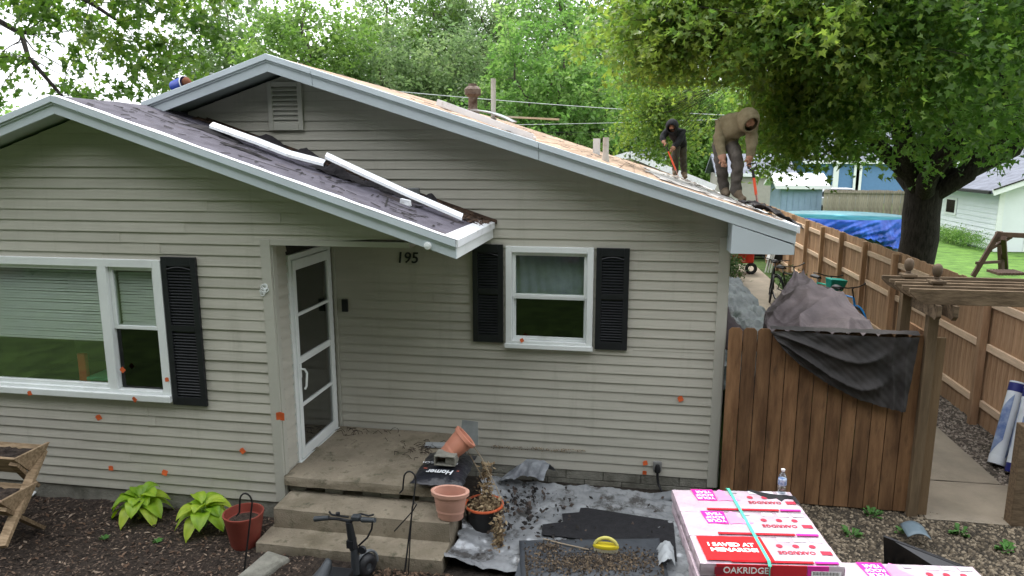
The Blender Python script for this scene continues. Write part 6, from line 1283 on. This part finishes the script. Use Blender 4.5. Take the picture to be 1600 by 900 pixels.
def blob_tips(c, rad, n, seed, power=.45, zmin=None, lobes=5):
    g = np.random.default_rng(seed); d = g.normal(0, 1, (n*2, 3)); d /= np.linalg.norm(d, axis=1)[:, None]; rr = g.random(n*2)**power
    lob = 1+.22*np.sin(d[:, 0]*lobes+seed)*np.cos(d[:, 1]*lobes*1.2)+.15*np.sin(d[:, 2]*7+seed*2); p = np.array(c)+d*rr[:, None]*lob[:, None]*np.array(rad)
    if zmin is not None: p = p[p[:, 2] > (zmin(p) if callable(zmin) else zmin)]
    return p[:n]
L_far = leafmat('far_leaves', (.085, .165, .040), (.145, .245, .060), (.24, .34, .10), .5); L_gray = leafmat('grey_green_leaves', (.10, .165, .070), (.17, .25, .105), (.27, .35, .16), .5)
L_bright = leafmat('bright_leaves', (.080, .170, .042), (.145, .260, .070), (.26, .37, .13), .55); L_map = leafmat('maple_leaves', (.055, .118, .030), (.105, .188, .042), (.23, .29, .06), .6, .42); L_left = leafmat('left_maple_leaves', (.055, .12, .022), (.10, .18, .035), (.22, .29, .06), .55, .45)
L_shade = leafmat('street_tree_leaves', (.025, .055, .012), (.045, .085, .02), (.08, .13, .03), .25)
# --- rows of trees behind the house: (pixel x, distance, crown radius x, centre z, half height, leaf material, label)
back = ((372, 38, 3.0, 7.2, 6.4, L_gray, 'slim grey-green tree left of the gable peak'), (478, 33, 2.9, 6.0, 5.6, L_far, 'leafy tree just right of the gable peak'), (585, 36, 3.3, 5.6, 5.0, L_gray, 'rounded tree behind the bare ridge, left of the flue'),
        (640, 44, 4.4, 9.0, 6.6, L_far, 'tall tree showing behind the rounded tree left of the flue'), (705, 38, 3.2, 5.5, 5.4, L_gray, 'soft grey-green tree directly behind the flue'), (762, 46, 4.2, 9.5, 6.8, L_gray, 'tall tree with a bare dark trunk above the flue'),
        (845, 33, 3.3, 5.2, 4.6, L_bright, 'bright green bushy tree above the overhead wires'), (900, 42, 4.4, 8.6, 6.6, L_bright, 'tall bright green tree behind the bushy one'), (955, 38, 3.3, 5.0, 5.0, L_far, 'deep green tree at the edge of the big maple'))
for i, (px, Y, rx, cz, hz, lm, lab) in enumerate(back):
    b = aty(px, 250, Y); b.z = G; tp = (b.x, Y, max(2.5, cz-hz*.35)); g = random.Random(i)
    lim = [(b.x+g.uniform(-.6, .6)*rx, Y+g.uniform(-.5, .5)*rx, cz+g.uniform(-.2, .8)*hz) for _ in range(6)]
    tips = blob_tips((b.x, Y, cz), (rx, rx, hz), 420 if cz < 8 else 520, 20+i, .5)
    tree('tree', b, tp, .22 if cz < 8 else .30, lim, tips, 52, .42, .20, lm, M_bark2, lab, 'tree', 'trees behind the house', 40+i, 'oval', True, .6, .7, .25, None, .85, 8)
# --- low far trees closing the horizon
for i, (px, Y, rx, cz, hz, lab) in enumerate(((20, 60, 4.5, 3.0, 4.2, 'distant pale tree low at the left edge of the picture'), (1070, 60, 5, 5, 5, 'distant tree behind the pale house'), (1170, 66, 6, 5.5, 6, 'distant tree behind the near worker'), (1290, 74, 7, 6, 6, 'distant tree behind the blue house'), (1420, 70, 7, 6, 7, 'distant tree left of the white garage'), (1540, 64, 7, 6.5, 7, 'distant tree behind the white garage'), (1660, 60, 7, 6, 7, 'distant tree at the right edge beyond the garage'))):
    b = aty(px, 250, Y); b.z = G; tips = blob_tips((b.x, Y, cz), (rx, rx*.8, hz), 260, 70+i, .5)
    tree('tree', b, (b.x, Y, max(2., cz-2)), .3, [(b.x+rx*.3, Y, cz+1), (b.x-rx*.3, Y, cz+1)], tips, 40, .7, .42, L_far, M_bark2, lab, 'tree', 'distant trees', 90+i, 'oval', False, .5, .8)
# --- big maple on the right
mb_ = Vector((5.95, 16.0, G)); mtop = (5.95, 16.0, 2.75)
ml = [(5.0, 15.4, 5.6), (5.7, 14.6, 6.6), (6.7, 15.7, 6.6), (7.1, 16.4, 5.8), (3.6, 13.6, 5.6), (8.6, 14.6, 5.6), (5.2, 17.8, 6.2), (2.6, 14.6, 5.4), (6.2, 12.0, 6.2), (9.8, 16.2, 5.6)]
def floor_maple(p): return 2.75+.10*np.abs(p[:, 0]-6.0)**1.2*.6+.18*np.sin(p[:, 0]*2.1+p[:, 1])+np.where(p[:, 0] < 3.2, (3.2-p[:, 0])*.12, 0)+np.where(p[:, 0] > 7.4, 1.25, 0)+np.where((np.abs(p[:, 0]-6.1) < 1.6) & (p[:, 1] < 16), .55, 0)
tips = blob_tips((6.1, 14.6, 5.9), (5.6, 4.8, 3.9), 690, 5, .5, floor_maple, 6); tips = tips[tips[:, 2] < 8.3]
extra = blob_tips((3.6, 11.2, 5.4), (2.3, 1.6, 1.9), 170, 9, .6); extra2 = blob_tips((2.6, 12.8, 4.3), (1.2, 1.8, 1.5), 110, 11, .6); extra3 = np.vstack([blob_tips((1.95, 12.0, 5.3), (1.2, 1.8, 1.9), 150, 13, .6), blob_tips((.75, 12.2, 5.3), (1.15, 1.8, 2.0), 210, 14, .6)]); tips = np.vstack([tips, extra, extra2, extra3])
def clear_of_roof(p, up=0.):          # boughs are cut back above the roof where the two people work
    x, y, z = p[:, 0], p[:, 1], p[:, 2]; return (z > np.where(x > 7.2, 3.75, 3.22)+.24*np.sin(x*2.3+y*2)+.14*np.sin(x*7.3+y*5)+.08*np.sin(x*23-y*17)) & ~((z < 4.5+up) & (y < 20) & (x < np.where(y < 11.8, 2.5+up, 1.75+up)))
tips = np.vstack([tips[clear_of_roof(tips, .45)], blob_tips((.75, 22.0, 4.9), (1.4, 1.6, 1.9), 110, 15, .6)])
cl = np.clip(np.random.default_rng(3).random(len(tips))*.55+np.clip((5.6-tips[:, 0])/6, 0, .5), 0, 1)  # leaves yellower to the left: light on that side put into their colour
tree('maple_tree', mb_, mtop, .37, ml, tips, 84, .34, .092, L_map, M_bark, 'big spreading maple with a thick dark forked trunk behind the fence', 'tree', None, 7, 'maple', True, .55, .34, .55, cl, .78, 8, clear_of_roof)
# --- maple reaching in from the left
lb = Vector((-17.5, 12.5, G)); lt_ = tuple(aty(-210, -170, 12.2)); pA = aty(-30, -20, 11.5); 
ll = [tuple(aty(97, 150, 11.2)), tuple(aty(180, 30, 11.5)), tuple(aty(330, -60, 11.5)), tuple(aty(60, -120, 11.5)), tuple(aty(-150, 80, 12))]
g = np.random.default_rng(8); tl_ = []
while len(tl_) < 215:
    px, py = g.uniform(-120, 350), g.uniform(-160, 150)
    lim_ = 150-max(0, px-200)*.30+18*math.sin(px*.05); gap = (math.hypot((px-75)/55, (py-55)/24) < 1) or (math.hypot((px-120)/40, (py-100)/22) < 1) or (px < 95 and py > 95) or (px < 60 and 10 < py < 60)
    if py < lim_ and not (gap and g.random() < .93): tl_.append(tuple(aty(px, py, g.uniform(10.2, 13.2))))
tree('maple_tree', lb, lt_, .17, ll, tl_, 36, .23, .115, L_left, M_bark, 'maple whose drooping leafy branches hang over the left roof peak', 'tree', None, 17, 'maple', True, .4, .6, .55, None, .55, 6)
# --- tall street trees at the viewer's back: they stand mirrored in the panes and shut out the low sky in front of the house
for i, (x, y, r_, cz, hz, lab) in enumerate(((-10, -8, 4.6, 8.5, 7.0, 'tall street tree mirrored in the picture window'), (-2, -9.5, 4.8, 9.0, 7.6, 'tall street tree mirrored in the narrow screened window'), (6, -8.5, 4.6, 8.6, 7.2, 'tall street tree mirrored in the window between two shutters'), (-18, -6, 5, 8.6, 7.2, 'tall street tree off to the far left of the viewer'), (14, -6.5, 4.8, 8.6, 7.4, 'tall street tree off to the far right of the viewer'))):
    tips = blob_tips((x, y, cz), (r_, r_*.8, hz), 330, 130+i, .5)
    tree('tree', (x, y, G), (x, y, 3.2), .30, [(x+1.5, y, 7), (x-1.5, y+.5, 7.2)], tips, 46, .65, .42, L_shade, M_bark2, lab, 'tree', 'street trees at the viewer\'s back', 150+i, 'oval', False, .5, .7)
hp = [(x, -13.5+random.uniform(-.7, .7), random.uniform(G, 4.6)) for x in np.arange(-42, 42, .22) for _ in range(2)]  # unseen hedge, added to shut out low sky light beneath the crowns
t = wempty('hedge', (0, -13.5, G), 'unseen tall dark hedge added across the street to shut out the low sky', 'hedge'); leaves('foliage', hp, 30, .55, .40, L_shade, t, 301, 'oval', .3, .8)
m = MB(); m.box(-42, 42, -14.1, -13.3, G, 4.2); m.build('solid_core', M_bark, t)
# --- shrubs and lawn edge beyond the fence, weeds by the walk
for i, (c, rad, n, lab) in enumerate((((13.0, 31.5, .25), (.35, 3.2, .3), 120, 'low green border plants along the white garage wall'), ((4.3, 19.6, .12), (.2, .5, .2), 40, 'green weeds at the fence foot beside the folded cart'), ((2.55, 20.6, .35), (.6, .8, .45), 110, 'green weeds growing in front of the red mower'))):
    t = wempty('bush', (c[0], c[1], G), lab, 'bush'); leaves('foliage', blob_tips(c, rad, n, 200+i, .6, G), 40, .13, .09, L_bright if i == 0 else M_bush, t, 210+i, 'lance', .3, .8)
